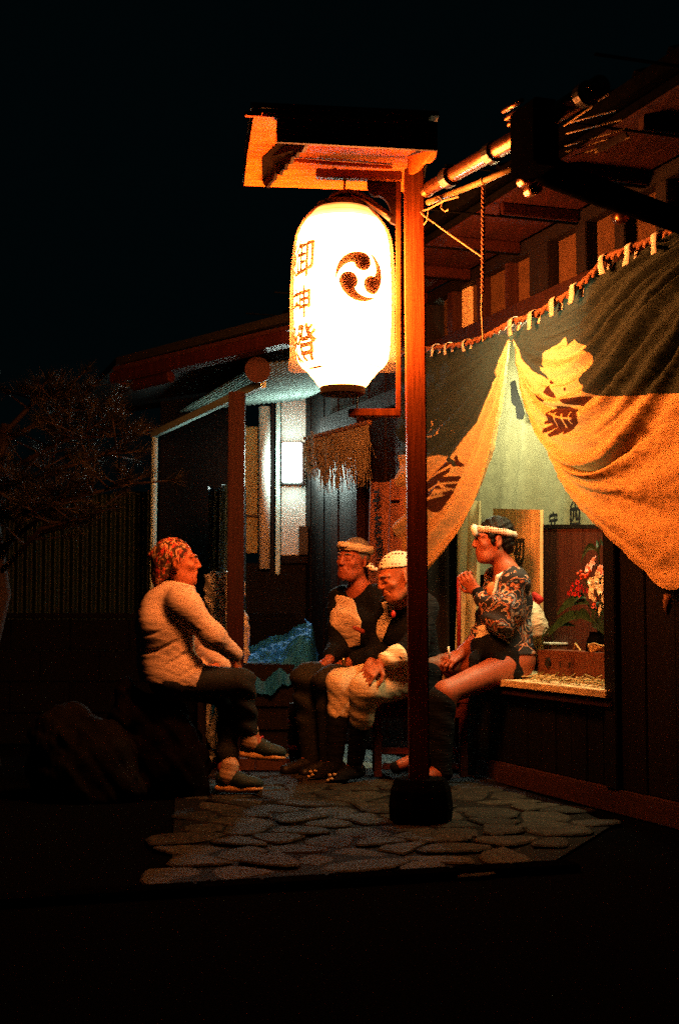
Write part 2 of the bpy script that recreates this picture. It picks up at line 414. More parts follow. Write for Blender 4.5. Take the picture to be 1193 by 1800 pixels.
# ------------------------------------------------------------------ ground
MB().add([(-200, -60, 0), (200, -60, 0), (200, 340, 0), (-200, 340, 0)], [(0, 1, 2, 3)]).build('ground', M['asphalt'], kind='structure')
yk = G(480, 1352).y
MB().add([(-1.45, yk, .004), (.66, yk, .004), (-.55, 11.2, .004), (-1.45, 11.2, .004)], [(0, 1, 2, 3)]).build('concrete_yard', M['concrete'], kind='structure')
pav = [G(*p) for p in [(310, 1362), (600, 1358), (700, 1360), (850, 1372), (1000, 1420), (1075, 1455), (955, 1530), (800, 1546), (520, 1556), (300, 1570)]]
pb = MB().prism([V((p.x, p.y, .011)) for p in pav], (0, 0, -.05)).build('paving', M['mortar'], kind='structure')
def clip(poly, p, n):                       # keep the side (x-p).n < 0
    out = []
    for i in range(len(poly)):
        a, b = poly[i], poly[(i + 1) % len(poly)]; da, db = (a - p).dot(n), (b - p).dot(n)
        if da < 0: out.append(a)
        if (da < 0) != (db < 0): out.append(a + (b - a) * (da / (da - db)))
    return out
def inside(poly, p):
    return pdist([(q.x, q.y) for q in poly], p.x, p.y) < -.03
def stones(outline, sx, sy, par, m, gap=.006, zr=(.010, .026)):
    rr = random.Random(5)
    o2 = [V((p.x, p.y)) for p in outline]
    if sum(a.x * b.y - b.x * a.y for a, b in zip(o2, o2[1:] + o2[:1])) < 0: o2.reverse()
    x0, x1 = min(p.x for p in o2), max(p.x for p in o2); y0, y1 = min(p.y for p in o2), max(p.y for p in o2)
    seeds = []
    ny = int((y1 - y0) / sy) + 2; nx = int((x1 - x0) / sx) + 2
    for j in range(-1, ny):
        for i in range(-1, nx):
            seeds.append(V((x0 + (i + .5 * (j % 2) + rr.uniform(-.46, .46)) * sx, y0 + (j + rr.uniform(-.46, .46)) * sy)))
    for s in seeds:
        if not inside(o2, s): continue
        c = [s + V((math.cos(a), math.sin(a))) * 1.2 * max(sx, sy) for a in [k * math.pi / 6 for k in range(12)]]
        for t in seeds:
            if t is s: continue
            d = t - s
            if abs(d.x) > 3 * sx or abs(d.y) > 3 * sy: continue
            c = clip(c, (s + t) / 2 - d.normalized() * gap, d.normalized())
            if len(c) < 3: break
        if len(c) < 3: continue
        area = abs(sum(a.x * b.y - b.x * a.y for a, b in zip(c, c[1:] + c[:1]))) / 2
        if area < .004: continue
        cen = sum(c, V((0, 0))) / len(c)
        # worn outline: cut corners, bevel the shoulder, slight dome
        k = len(c); ring = []
        for i in range(k):
            a, b, d = c[i - 1], c[i], c[(i + 1) % k]
            ring += [b + (a - b) * .25, b + (d - b) * .25]
        ring = [cen + (q - cen) * (1 + .10 * noise.noise((q.x * 19, q.y * 19, 3))) for q in ring]; h = rr.uniform(*zr); tx, ty = rr.uniform(-.05, .05), rr.uniform(-.05, .05); mb = MB(); k = len(ring)
        def lv(q, f, z): p = cen + (q - cen) * f; return (p.x, p.y, z + (p.x - cen.x) * tx + (p.y - cen.y) * ty)
        vs = [lv(q, 1, -.004) for q in ring] + [lv(q, .985, h - .005) for q in ring] + [lv(q, .91, h + .002 * rr.random()) for q in ring] + [lv(cen, 1, h + .003)]
        fs = [(a * k + i, a * k + (i + 1) % k, (a + 1) * k + (i + 1) % k, (a + 1) * k + i) for a in (0, 1) for i in range(k)] + [(2 * k + i, 2 * k + (i + 1) % k, 3 * k) for i in range(k)]
        mb.add(vs, fs).build('paving_stone', m, par, smooth=False)
stones(pav, .215, .235, pb, M['stone'])
# stone edging along the near side of the paving
ed = thing('edging_kerb', None, None); ed['kind'] = 'structure'
a, b = G(-30, 1594), G(1010, 1529); nseg = 9
for i in range(nseg):
    p, q = a.lerp(b, i / nseg), a.lerp(b, (i + .985) / nseg)
    MB().beam(p + UP * .012, q + UP * .012, .11, .034).build('kerb_stone', M['edge'], ed, bevel=.006)
kb = thing('yard_kerb', None, None); kb['kind'] = 'structure'
x0, x1 = -.72, .02
for i in range(3):
    a, b = x0 + (x1 - x0) * i / 3, x0 + (x1 - x0) * (i + .98) / 3
    MB().box(((a + b) / 2, yk - .05, .035), (b - a, .11, .07)).build('kerb_stone', M['kerb'], kb, bevel=.006)

# ------------------------------------------------------------------ the open-fronted house
house = thing('wooden_house', 'dark wooden house whose open front is hung with a festival curtain', 'house', WU(1.3, 0, -1))
def slab(u0, u1, z0, z1, o0, o1, name, m, par=house, bevel=.004, **k):
    c = WU((u0 + u1) / 2, (z0 + z1) / 2, (o0 + o1) / 2)
    return MB().frame(c, WE * (u1 - u0) / 2, WN * (o1 - o0) / 2, UP * (z1 - z0) / 2).build(name, m, par, bevel=bevel, **k)
slab(.62, 3.6, 0, .11, -.3, .0, 'foundation', M['plinth'], bevel=.01)
slab(-3.0, .6, 0, .11, -.3, -.03, 'foundation', M['plinth'], bevel=.01)
U0, U1 = -.02, 2.09
n = 15
for i in range(n):                            # upright boards under the sill
    a = -.2 + (2.3) * i / n; slab(a, a + 2.3 / n - .006, .112, .47, -.07, -.035 - .004 * (i % 2), 'wall_board', M['blackwood'])
slab(-.2, 2.1, .47, .50, -.10, .012, 'sill_trim', M['brownwood'])
slab(-.2, 2.085, .512, .548, -.62, .03, 'sill', M['sillwood'], label='pale worn sill board of the opening')
for i in range(6):
    a = 2.092 + .235 * i; slab(a, a + .231, .112, 2.40, -.09, -.03 - .005 * (i % 2), 'wall_board', M['darkwood'])
slab(2.02, 2.12, .112, 2.42, -.14, .0, 'pillar', M['blackwood'])
slab(-.16, -.04, .112, 2.75, -.14, .0, 'pillar', M['darkwood'])
slab(-.3, 3.6, 2.405, 2.50, -.14, -.012, 'lintel', M['brownwood'])
slab(-3.0, 3.6, 2.735, 2.80, -.14, -.005, 'wall_plate', M['darkwood'])
# transom: posts and paper panes
def up_(px, y=450): return wu(W(px, y))
for p0, p1 in ((783, 793), (835, 842), (884, 890), (927, 960), (1009, 1027), (1077, 1095), (1150, 1170), (1215, 1226)):
    slab(up_(p0), up_(p1), 2.50, 2.735, -.10, -.006, 'transom_post', M['darkwood'] if p1 - p0 > 15 else M['brownwood'])
slab(up_(798), up_(811), 2.50, 2.735, -.09, -.045, 'transom_post', M['sillwood'], label='transom post coloured pale to look lit')  # pale wood colour stands in for the yellow light on this strip
for p0, p1 in ((762, 782), (812, 834), (843, 883), (891, 926), (961, 1008), (1028, 1076), (1096, 1149), (1171, 1214), (1227, 1290)):
    slab(up_(p0), up_(p1), 2.50, 2.735, -.075, -.065, 'transom_pane', M['shoji'], bevel=0)
# soffit boards, battens, fascia and the dark roof above
for i in range(4):
    o0 = .005 + i * .108; slab(-1.6, 3.9, 2.802, 2.818, o0, o0 + .104, 'soffit_board', M['soffit'], bevel=.002)
for i in range(9):
    u = -1.3 + i * .62; slab(u, u + .045, 2.745, 2.80, .0, .40, 'rafter', M['soffit'])
    slab(u + .01, u + .03, 2.735, 2.742, .0, .95, 'gutter_arm', M['matte'])
slab(-1.6, 3.9, 2.80, 2.835, .44, .455, 'fascia', M['matte'])
rb = [WU(-1.7, 2.84, .50), WU(-1.7, 4.1, -3.2), WU(4.0, 4.1, -3.2), WU(4.0, 2.84, .50)]
ro = MB().prism(rb, (0, 0, .06)).build('roof', M['matte'], house)
for i in range(24):
    u = -1.65 + i * .24; MB().tube([WU(u, 2.91, .47), WU(u, 4.17, -3.15)], .03, 6).build('roof_rib', M['matte'], ro)
# front of the house further along, beyond the curtain
fa = [(-3.0, -.19)]
n = 17
for i in range(n):
    a = -2.85 + 2.66 * i / n; slab(a, a + 2.66 / n - .005, .112, 2.733, -.07, -.035 - .006 * (i % 2), 'wall_board', M['brownwood'] if i > 5 else M['darkwood'])
slab(up_(622, 900), up_(634, 900), .112, 2.2, -.03, .03, 'pillar', M['redwood'])
slab(-2.0, -.2, 2.2, 2.30, -.03, .02, 'lintel', M['brownwood'])
# room inside
slab(-2.85, 2.3, .44, .50, -2.4, -.64, 'room_floor', M['brownwood'])
slab(-2.9, 3.4, .1, 2.75, -2.5, -2.42, 'room_wall', M['brownwood'])
slab(2.35, 2.45, .1, 2.75, -2.4, -.15, 'room_wall', M['brownwood'])
slab(-2.9, 3.6, 2.81, 2.85, -2.5, -.145, 'room_ceiling', M['brownwood'])
slab(-2.95, -2.85, .1, 2.8, -2.4, -.15, 'side_wall', M['darkwood'])

# bronze gutter along the eave, hopper and the pipe that slants back to the wall
GO, GZ = .93, 2.70
gut = thing('roof_gutter', 'bronze rain gutter along the eave with dark brackets', 'gutter', WU(0, GZ, GO))
ge = [wu(W(752, 332, GO)), wu(W(1080, 128, GO))]
def gpt(px, py, o=GO): return W(px, py, o)
MB().tube([gpt(754, 331), gpt(905, 245), gpt(985, 194), gpt(1055, 150)], [.028, .034, .036, .036], 20).build('gutter_pipe', M['copper'], gut, smooth=True)
for px, py in ((866, 268), (1029, 166), (790, 311)):
    a = gpt(px - 5, py + 3); b = gpt(px + 5, py - 3); MB().tube([a, b], .043, 16).build('bracket', M['iron'], gut)
MB().tube([gpt(754, 331), gpt(749, 336)], [.030, .030], 20).build('end_cap', M['copper'], gut)
hop = thing('gutter_hopper', 'dark ribbed rain hopper hung in the middle of the gutter', 'hopper', gpt(930, 250, .97))
hc = gpt(938, 245, .96)
MB().frame(hc, WE * .10, WN * .05, UP * .12).build('box', M['matte'], hop, bevel=.01)
for i, (px, py) in enumerate(((893, 187), (898, 200), (903, 210), (909, 219))):
    MB().tube([gpt(px - 9, py + 9, .97), gpt(px + 24, py - 11, .97)], .009, 10).build('rib', M['copper'], hop, smooth=True)
for i, (px, py) in enumerate(((908, 276), (914, 287), (919, 296))):
    MB().tube([gpt(px - 8, py + 5, .97), gpt(px + 18, py - 12, .97)], .008, 10).build('rib', M['copper'], hop, smooth=True)
for px, py in ((924, 317), (936, 334)):
    MB().tube([gpt(px - 8, py + 4, .93), gpt(px + 8, py - 5, .93)], .021, 14).build('pipe_collar', M['copper'], hop, smooth=True)
dp = thing('downpipe', 'thick black downpipe slanting back under the eave to the wall', 'downpipe', gpt(940, 300))
MB().tube([W(935, 285, .90), W(960, 300, .86), W(1040, 333, .60), W(1120, 362, .32), W(1215, 396, .04)], [.05, .056, .054, .05, .05], 18).build('pipe', M['matte'], dp, smooth=True)
c0 = W(1090, 381, .05); MB().tube([c0 - WE * .03, c0 + WE * .03], .030, 16).build('clip', M['copper'], dp, smooth=True)
# bamboo pole slung under the gutter
pole = thing('bamboo_pole', 'thin bamboo pole tied below the gutter beside the lantern post', 'bamboo pole', gpt(760, 350, .8))
pp = [W(752, 356, .84), W(800, 338, .80), W(850, 318, .76), W(908, 292, .72)]
MB().tube(pp, .013, 12).build('culm', M['bamboo'], pole, smooth=True)
for a in pp[1:3]: MB().tube([a - WE * .006, a + WE * .006], .017, 12).build('node', M['bamboo'], pole, smooth=True)
fanm = M['bamboo']
fan = thing('bamboo_fan', 'fan of thin bamboo slats sticking out under the eave', 'bamboo slats', W(990, 272, .7))
for (a, b) in (((990, 222), (1041, 187)), ((1050, 178), (1070, 165)), ((1000, 216), (1082, 194)), ((995, 235), (1093, 210)), ((993, 257), (1100, 226)), ((994, 267), (1080, 240)), ((1045, 268), (1106, 240)), ((1000, 276), (1060, 258))):
    MB().tube([W(*a, .80), W(*b, .80)], [.0025, .0035], 6).build('slat', fanm, fan)
MB().prism([W(1050, 258, .81), W(1100, 232, .81), W(1106, 240, .81), W(1056, 268, .81)], WN * .01).build('slat', M['redwood'], fan, label='short wide reddish slat')

# ------------------------------------------------------------------ lantern stand
LY = 6.10
def L(px, py, dy=0.0): return P(px, py, LY + dy)
st = thing('lantern_stand', 'tall wooden post with a small board roof that carries the lit lantern', 'lantern post', (L(727, 1370).x, LY, 0))
ps = []
pxc = [(726.5, 300), (727.5, 560), (731, 900), (735, 1368)]
t0, t1 = L(727, 300), L(736, 1372)
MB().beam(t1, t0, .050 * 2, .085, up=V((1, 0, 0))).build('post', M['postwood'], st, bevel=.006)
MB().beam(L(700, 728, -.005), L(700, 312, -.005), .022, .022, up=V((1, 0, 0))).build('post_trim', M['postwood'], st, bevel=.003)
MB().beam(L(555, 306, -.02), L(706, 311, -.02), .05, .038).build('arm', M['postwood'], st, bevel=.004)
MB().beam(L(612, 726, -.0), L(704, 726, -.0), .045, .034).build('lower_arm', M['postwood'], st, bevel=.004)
MB().tube([L(588, 306, -.02), L(588, 296, -.02)], .008, 8).build('peg', M['iron'], st)
# carved bracket under the arm
bk = smooth_line([(645, 318), (645, 332), (655, 345), (667, 343), (679, 352), (686, 366), (688, 382), (681, 378), (683, 388), (692, 394), (701, 395)], 2) + [(701, 318)]
MB().prism([L(x, y, -.012) for x, y in bk], (0, .024, 0)).build('bracket', M['brownwood'], st)
pegb = MB().tube([L(702, 880, -.05), L(686, 880, -.05)], .011, 10).build('peg', M['postwood'], st)
# block of stone the post is set in
base = [(.02, 0), (.118, 0), (.132, .02), (.136, .08), (.128, .15), (.108, .195), (.0, .2)]
bc = G(737, 1443); MB().lathe((bc.x, LY, .0), base, 10).build('base_stone', M['rock'], st, smooth=False)
# roof: two board slopes, ridge left-right
def RP(px, py, Y): return P(px, py, Y)
zr = CH + 1.955
A = RP(429, 327, 6.42); B = V((.37, 6.52, A.z)); D = RP(446, 204, 5.46); C_ = V((.375, 5.56, D.z))
RA = A.lerp(D, .34) + UP * .035; RB = B.lerp(C_, .34) + UP * .035
def boards(a, b, c, d, n, nm):               # boards laid side by side from edge ab to edge dc
    for i in range(n):
        s0, s1 = i / n + .004, (i + 1) / n - .004
        q = [a.lerp(d, s0), b.lerp(c, s0), b.lerp(c, s1), a.lerp(d, s1)]
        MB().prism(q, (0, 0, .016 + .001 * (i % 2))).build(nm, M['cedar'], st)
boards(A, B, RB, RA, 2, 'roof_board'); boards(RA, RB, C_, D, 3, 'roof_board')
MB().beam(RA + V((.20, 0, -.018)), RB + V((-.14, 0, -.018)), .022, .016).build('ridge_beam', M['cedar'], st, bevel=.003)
rt = [A + V((-.01, .03, .026)), B + V((.02, .03, .026)), RB + V((.02, 0, .026)), RA + V((-.01, 0, .026))]
MB().prism(rt, (0, 0, .02)).build('roof_cover', M['black'], st)
rt = [RA + V((-.01, 0, .026)), RB + V((.02, 0, .026)), C_ + V((.02, -.03, .026)), D + V((-.01, -.03, .026))]
MB().prism(rt, (0, 0, .02)).build('roof_cover', M['black'], st)
# hanging fascia on the front eave and carved gable board at the left
f0, f1 = RP(486, 252, 5.52), RP(768, 267, 5.58)
fr = [V((f0.x, f0.y, D.z + .012)), V((f1.x, f1.y, D.z + .012)), f1, f0]
MB().prism(fr, (0, -.018, 0)).build('fascia', M['ironwood'], st)
gp = [(464, 205), (472, 220), (490, 250)]
gl = [(536, 256), (530, 268), (522, 268), (520, 276), (513, 276), (509, 288), (502, 288), (500, 297), (493, 300), (491, 308), (484, 304), (480, 316), (473, 322), (468, 330), (462, 322)]
gt = [RP(462, 322, 6.36), RP(460, 300, 6.25), RP(464, 270, 6.1), RP(468, 236, 5.78), RP(474, 212, 5.56)]
pts = []
for k, (x, y) in enumerate(gl):
    t = (x - 462) / 74.0; pts.append(RP(x, y, 6.36 - .82 * t))
top = [V((p.x - .0, p.y, max(p.z, D.z + .01))) for p in (RP(492, 214, 5.54), RP(474, 236, 5.8), RP(464, 275, 6.1))]
MB().prism(pts + [V((pts[-1].x, 6.36, A.z - .003)), V((pts[-1].x + .01, 6.1, RA.z - .003)), V((pts[0].x - .03, 5.56, D.z - .003))], (.014, .004, 0)).build('gable_board', M['ironwood'], st)
MB().prism([RP(429, 199, 5.46), RP(462, 199, 5.46), RP(460, 207, 5.46), RP(431, 206, 5.46)], (0, -.02, 0)).build('eave_tip', M['cedar'], st)
e = smooth_line([(768, 264), (766, 276), (756, 285), (748, 284), (740, 296), (730, 303), (716, 305)], 2)
MB().prism([RP(x, y, 5.70 + .35 * (768 - x) / 50) for x, y in e] + [RP(716, 275, 6.05), RP(765, 262, 5.70)], (0, .02, 0)).build('end_bracket', M['cedar'], st)

# ------------------------------------------------------------------ the lit paper lantern
lc = L(602, 520); s = LY / 2500.0
lan = thing('paper_lantern', 'big glowing white paper lantern with a black three-comma crest and ink characters', 'lantern', (lc.x, LY, L(602, 690).z))
def lz(y): return L(602, y).z
prof = [(46, 366), (58, 378), (71, 392), (80, 408), (85, 426), (88, 460), (90, 510), (89.5, 560), (87, 610), (84, 632), (80, 641), (66, 652), (54, 666), (42, 681)]
prof = smooth_line([(y, r * .955) for r, y in prof], 1)
def lr(y): return float(np.interp(y, [p[0] for p in prof], [p[1] for p in prof])) * s
rows = [366 + i * (681 - 366) / 44 for i in range(45)]
pr = [(lr(y) + .0022 * (i % 2), lz(y) - lz(520)) for i, y in enumerate(rows)]
m = bpy.data.materials.new('lit_paper'); m.use_nodes = True; nt = m.node_tree; nt.nodes.clear()
o = N(nt, 'ShaderNodeOutputMaterial'); em = N(nt, 'ShaderNodeEmission'); nt.links.new(em.outputs[0], o.inputs[0])
sp = N(nt, 'ShaderNodeSeparateXYZ'); tc = N(nt, 'ShaderNodeTexCoord'); nt.links.new(tc.outputs['Object'], sp.inputs[0])
mr = N(nt, 'ShaderNodeMapRange'); mr.inputs[1].default_value = lz(681); mr.inputs[2].default_value = lz(366); nt.links.new(sp.outputs[2], mr.inputs[0])
v = ramp(nt, mr.outputs[0], [(0, (.30,) * 3), (.10, (.34,) * 3), (.16, (.8,) * 3), (.30, (1,) * 3), (.80, (1,) * 3), (.88, (.62,) * 3), (.93, (.07,) * 3), (1.0, (.006,) * 3)])
wv = N(nt, 'ShaderNodeMath', operation='SINE'); k = N(nt, 'ShaderNodeMath', operation='MULTIPLY'); k.inputs[1].default_value = 2 * math.pi / (10.2 * s); nt.links.new(sp.outputs[2], k.inputs[0]); nt.links.new(k.outputs[0], wv.inputs[0])
rb_ = N(nt, 'ShaderNodeMapRange'); rb_.inputs[1].default_value = .86; rb_.inputs[2].default_value = 1; rb_.inputs[3].default_value = 1; rb_.inputs[4].default_value = .08; nt.links.new(wv.outputs[0], rb_.inputs[0])
nz = N(nt, 'ShaderNodeTexNoise'); nz.inputs['Scale'].default_value = 9; nt.links.new(tc.outputs['Object'], nz.inputs['Vector'])
nr = N(nt, 'ShaderNodeMapRange'); nr.inputs[1].default_value = .3; nr.inputs[2].default_value = .7; nr.inputs[3].default_value = .7; nr.inputs[4].default_value = 1.2; nt.links.new(nz.outputs[0], nr.inputs[0])
m1 = N(nt, 'ShaderNodeMath', operation='MULTIPLY'); m2 = N(nt, 'ShaderNodeMath', operation='MULTIPLY'); m3 = N(nt, 'ShaderNodeMath', operation='MULTIPLY'); m3.inputs[1].default_value = LANTERN_E
nt.links.new(v, m1.inputs[0]); nt.links.new(rb_.outputs[0], m1.inputs[1]); nt.links.new(m1.outputs[0], m2.inputs[0]); nt.links.new(nr.outputs[0], m2.inputs[1]); nt.links.new(m2.outputs[0], m3.inputs[0]); nt.links.new(m3.outputs[0], em.inputs[1])
em.inputs[0].default_value = (*LANTERN_C, 1)
MB().lathe((lc.x, LY, lz(520)), pr, 40).build('paper_shade', m, lan, smooth=True)
MB().lathe((lc.x, LY, lz(368)), [(.0, -.01), (.112, -.006), (.116, .0), (.112, .022), (.10, .026), (0, .026)], 40).build('top_rim', M['iron'], lan)
MB().lathe((lc.x, LY, lz(681)), [(0, -.034), (.088, -.034), (.096, -.03), (.098, .0), (.10, .006), (0, .006)], 40).build('bottom_rim', M['ironwood'], lan)
MB().tube([L(627, 690), L(627, 726)], .004, 8).build('stay', M['iron'], lan)
ha = smooth_line([(584, 362), (583, 350), (592, 342), (608, 338), (630, 342), (655, 358), (688, 384)], 3)
MB().tube([L(x, y, -.06) for x, y in ha], .017, 12).build('handle', M['iron'], lan, smooth=True)
MB().tube([L(606, 312, -.02), L(605, 335, -.03), L(602, 345, -.02), L(602, 362, 0)], .005, 8).build('hook', M['copper'], lan, smooth=True)
MB().tube([L(617, 344, -.085), L(640, 352, -.085), L(680, 377, -.085)], .004, 8).build('wire', M['copper'], lan)
# clear rain sleeve, ragged lower hem; orange tint painted in for the rim glow
mc, ntc, bc_ = new_mat('rim_glow_plastic'); oc = ntc.nodes['Material Output']; trn = N(ntc, 'ShaderNodeBsdfTransparent'); mx = N(ntc, 'ShaderNodeMixShader'); mx.inputs[0].default_value = .09; tl = N(ntc, 'ShaderNodeBsdfTranslucent'); tl.inputs[0].default_value = (.9, .40, .25, 1); mx2 = N(ntc, 'ShaderNodeMixShader'); mx2.inputs[0].default_value = .75
bc_.inputs['Base Color'].default_value = (.7, .6, .5, 1); bc_.inputs['Roughness'].default_value = .2
ntc.links.new(trn.outputs[0], mx.inputs[1]); ntc.links.new(bc_.outputs[0], mx2.inputs[1]); ntc.links.new(tl.outputs[0], mx2.inputs[2]); ntc.links.new(mx2.outputs[0], mx.inputs[2]); ntc.links.new(mx.outputs[0], oc.inputs[0])
def sleeve(u, t):
    a = 2 * math.pi * u; y = 372 + t * (646 - 372) + (3 * math.sin(5 * a) if t > .9 else 0)
    r = max(lr(min(y, 560)), .0) + .015 + .006 * t + .003 * math.sin(9 * a + 6 * t) * (1.2 - t) + (.008 if t > .97 else 0)
    return (lc.x + r * math.cos(a), LY + r * math.sin(a), lz(y)), {}
sheet('rain_sleeve', mc, sleeve, 72, 24, lan)
inkm, ni, bi = new_mat('lantern_ink'); bi.inputs['Base Color'].default_value = (.02, .004, .002, 1); bi.inputs['Roughness'].default_value = .7
bi.inputs['Emission Color'].default_value = (1, .13, .015, 1); bi.inputs['Emission Strength'].default_value = .42     # ink lets a little of the bulb through
inkd, nd, bd = new_mat('lantern_crest_ink'); bd.inputs['Base Color'].default_value = (.012, .004, .002, 1); bd.inputs['Emission Color'].default_value = (1, .09, .01, 1); bd.inputs['Emission Strength'].default_value = .035
inkt = inkm.copy(); inkt.node_tree.nodes['Principled BSDF'].inputs['Emission Strength'].default_value = .20
def onlan(ang0, y0, lift=.006, tilt=0):
    def fn(x, y):
        z = lz(y0) + y; yy = 520 + (lz(520) - z) / s; r = lr(yy) + lift
        a = ang0 + x / (88 * s); return V((lc.x + r * math.sin(a), LY - r * math.cos(a), z))
    return fn
# lantern characters, each wrapped round the left side
for ch, y0, sz in (('御', 466, .160), ('神', 541, .135), ('燈', 617, .185)):
    lettering(ch, inkm, lan, onlan(-1.0, y0), sz, bold=.026, cuts=14, wob=.018, name='ink_character', lift=lc)
# three-comma crest
def comma(k):
    a0 = R(84 + 120 * k); cx_, cy_ = .545 * math.cos(a0), .545 * math.sin(a0)
    head = [(cx_ + (.36) * math.cos(q), cy_ + .36 * math.sin(q)) for q in [i * 2 * math.pi / 30 for i in range(30)]]
    o_, i_ = [], []
    for i in range(40):                       # the tail sweeps round the rim
        t = i / 39; a = a0 + t * 1.85; ro = .90 + .09 * min(1, t * 2); th = .60 * (1 - t) ** .95 + .02
        o_.append((ro * math.cos(a), ro * math.sin(a))); i_.append(((ro - th) * math.cos(a), (ro - th) * math.sin(a)))
    return head, o_ + i_[::-1]
def flatpoly(poly, m, par, fn, size, name, lift=0):
    bm = bmesh.new(); vs = [bm.verts.new((x, y, 0)) for x, y in poly]; f = bm.faces.new(vs)
    bmesh.ops.triangulate(bm, faces=[f])
    for k in range(-8, 9): bmesh.ops.bisect_plane(bm, geom=bm.verts[:] + bm.edges[:] + bm.faces[:], plane_co=(k * .12, 0, 0), plane_no=(1, 0, 0))
    bmesh.ops.triangulate(bm, faces=bm.faces[:])
    for v in bm.verts: v.co = fn(v.co.x * size, v.co.y * size)
    me = bpy.data.meshes.new(name); bm.to_mesh(me); bm.free(); me.materials.append(m); o = bpy.data.objects.new(name, me); COL.objects.link(o); adopt(o, par); return o
for k in range(3):
    hd, tl = comma(k)
    flatpoly(tl, inkt, lan, onlan(.375, 503, .0058), .113, 'crest_comma')
    flatpoly(hd, inkd, lan, onlan(.375, 503, .0066), .113, 'crest_head')
# ------------------------------------------------------------------ curtain across the front
CO = .055
maku_m = cloth('curtain_cloth', (.74, .44, .17), trans=.14, var=.10, bump=.34, weave=260, fold=4)
tint_by_attr(maku_m, 'dye', (.032, .048, .042), 0, 1.2)
tint_by_attr(maku_m, 'ink', (.060, .020, .012), 0, 1.0)
cur = thing('festival_curtain', 'wide festival curtain, dark above and cream below, drawn up in the middle to a peak', 'curtain', W(895, 598, CO))
cream = [(897, 597), (915, 622), (930, 641), (945, 652), (972, 666), (984, 671), (970, 655), (965, 646), (978, 650), (968, 641), (960, 628), (966, 622), (990, 608), (1009, 594), (1011, 602), (1017, 612), (1020, 604), (1026, 599), (1038, 604), (1050, 613), (1052, 619), (1060, 618), (1067, 622), (1064, 634), (1062, 646), (1055, 656), (1047, 664), (1046, 675), (1053, 686), (1067, 697), (1085, 699), (1120, 699), (1150, 695), (1193, 692), (1300, 690), (1300, 1200), (850, 1200), (850, 700), (890, 604)]
inks = [[(948, 689), (958, 692), (972, 699), (985, 705), (976, 710), (960, 704)], [(985, 677), (992, 688), (999, 702), (985, 699), (972, 691)], [(1016, 684), (1022, 680), (1022, 687), (1015, 690)], [(984, 668), (994, 674), (989, 678), (983, 674)],
        [(1012, 703), (1040, 700), (1065, 697), (1055, 708), (1046, 716), (1020, 712)],
        [(988, 722), (1000, 714), (1030, 716), (1048, 724), (1053, 735), (1046, 746), (1036, 752), (1020, 762), (1006, 767), (1011, 760), (1000, 766), (985, 770), (979, 766), (1000, 752), (980, 762), (968, 762), (968, 756), (990, 746), (973, 747), (973, 742), (986, 735), (985, 728)]]
veins = [[(1003, 706), (1030, 718), (1052, 722)], [(992, 728), (1012, 735), (1040, 738)], [(1000, 748), (1006, 735), (1000, 727)], [(1018, 752), (1022, 740), (1016, 730)], [(1034, 746), (1034, 736), (1030, 726)]]
def ldist(pl, x, y):
    return min(pdist([a, b, b], x, y) if False else math.dist((x, y), ((a[0] + (b[0] - a[0]) * t), (a[1] + (b[1] - a[1]) * t))) for a, b in zip(pl, pl[1:]) for t in [max(0, min(1, ((x - a[0]) * (b[0] - a[0]) + (y - a[1]) * (b[1] - a[1])) / ((b[0] - a[0]) ** 2 + (b[1] - a[1]) ** 2 + 1e-9)))])
lines = [(0.0, smooth_line([(895, 590), (932, 556), (985, 520), (1030, 497), (1058, 470), (1112, 446), (1160, 425), (1215, 398)], 2)),
         (.22, smooth_line([(895, 592), (945, 600), (1000, 590), (1050, 570), (1090, 520), (1140, 465), (1215, 418)], 2)),
         (.50, smooth_line([(896, 595), (920, 650), (968, 700), (1015, 705), (1070, 680), (1120, 610), (1160, 540), (1215, 470)], 2)),
         (.75, smooth_line([(896, 597), (915, 672), (955, 760), (1010, 820), (1070, 820), (1130, 760), (1180, 680), (1215, 600)], 2)),
         (1.0, smooth_line([(897, 598), (912, 640), (932, 705), (962, 790), (1000, 878), (1050, 930), (1108, 985), (1172, 1046), (1215, 1020)], 2))]
def quv(L_, q, r):
    for (q0, a), (q1, b) in zip(L_, L_[1:]):
        if q <= q1:
            pa, pb = poly_at(a, r), poly_at(b, r); f = (q - q0) / (q1 - q0)
            return pa[0] + (pb[0] - pa[0]) * f, pa[1] + (pb[1] - pa[1]) * f
def ss(a, b, x):
    t = max(0, min(1, (x - a) / (b - a))); return t * t * (3 - 2 * t)
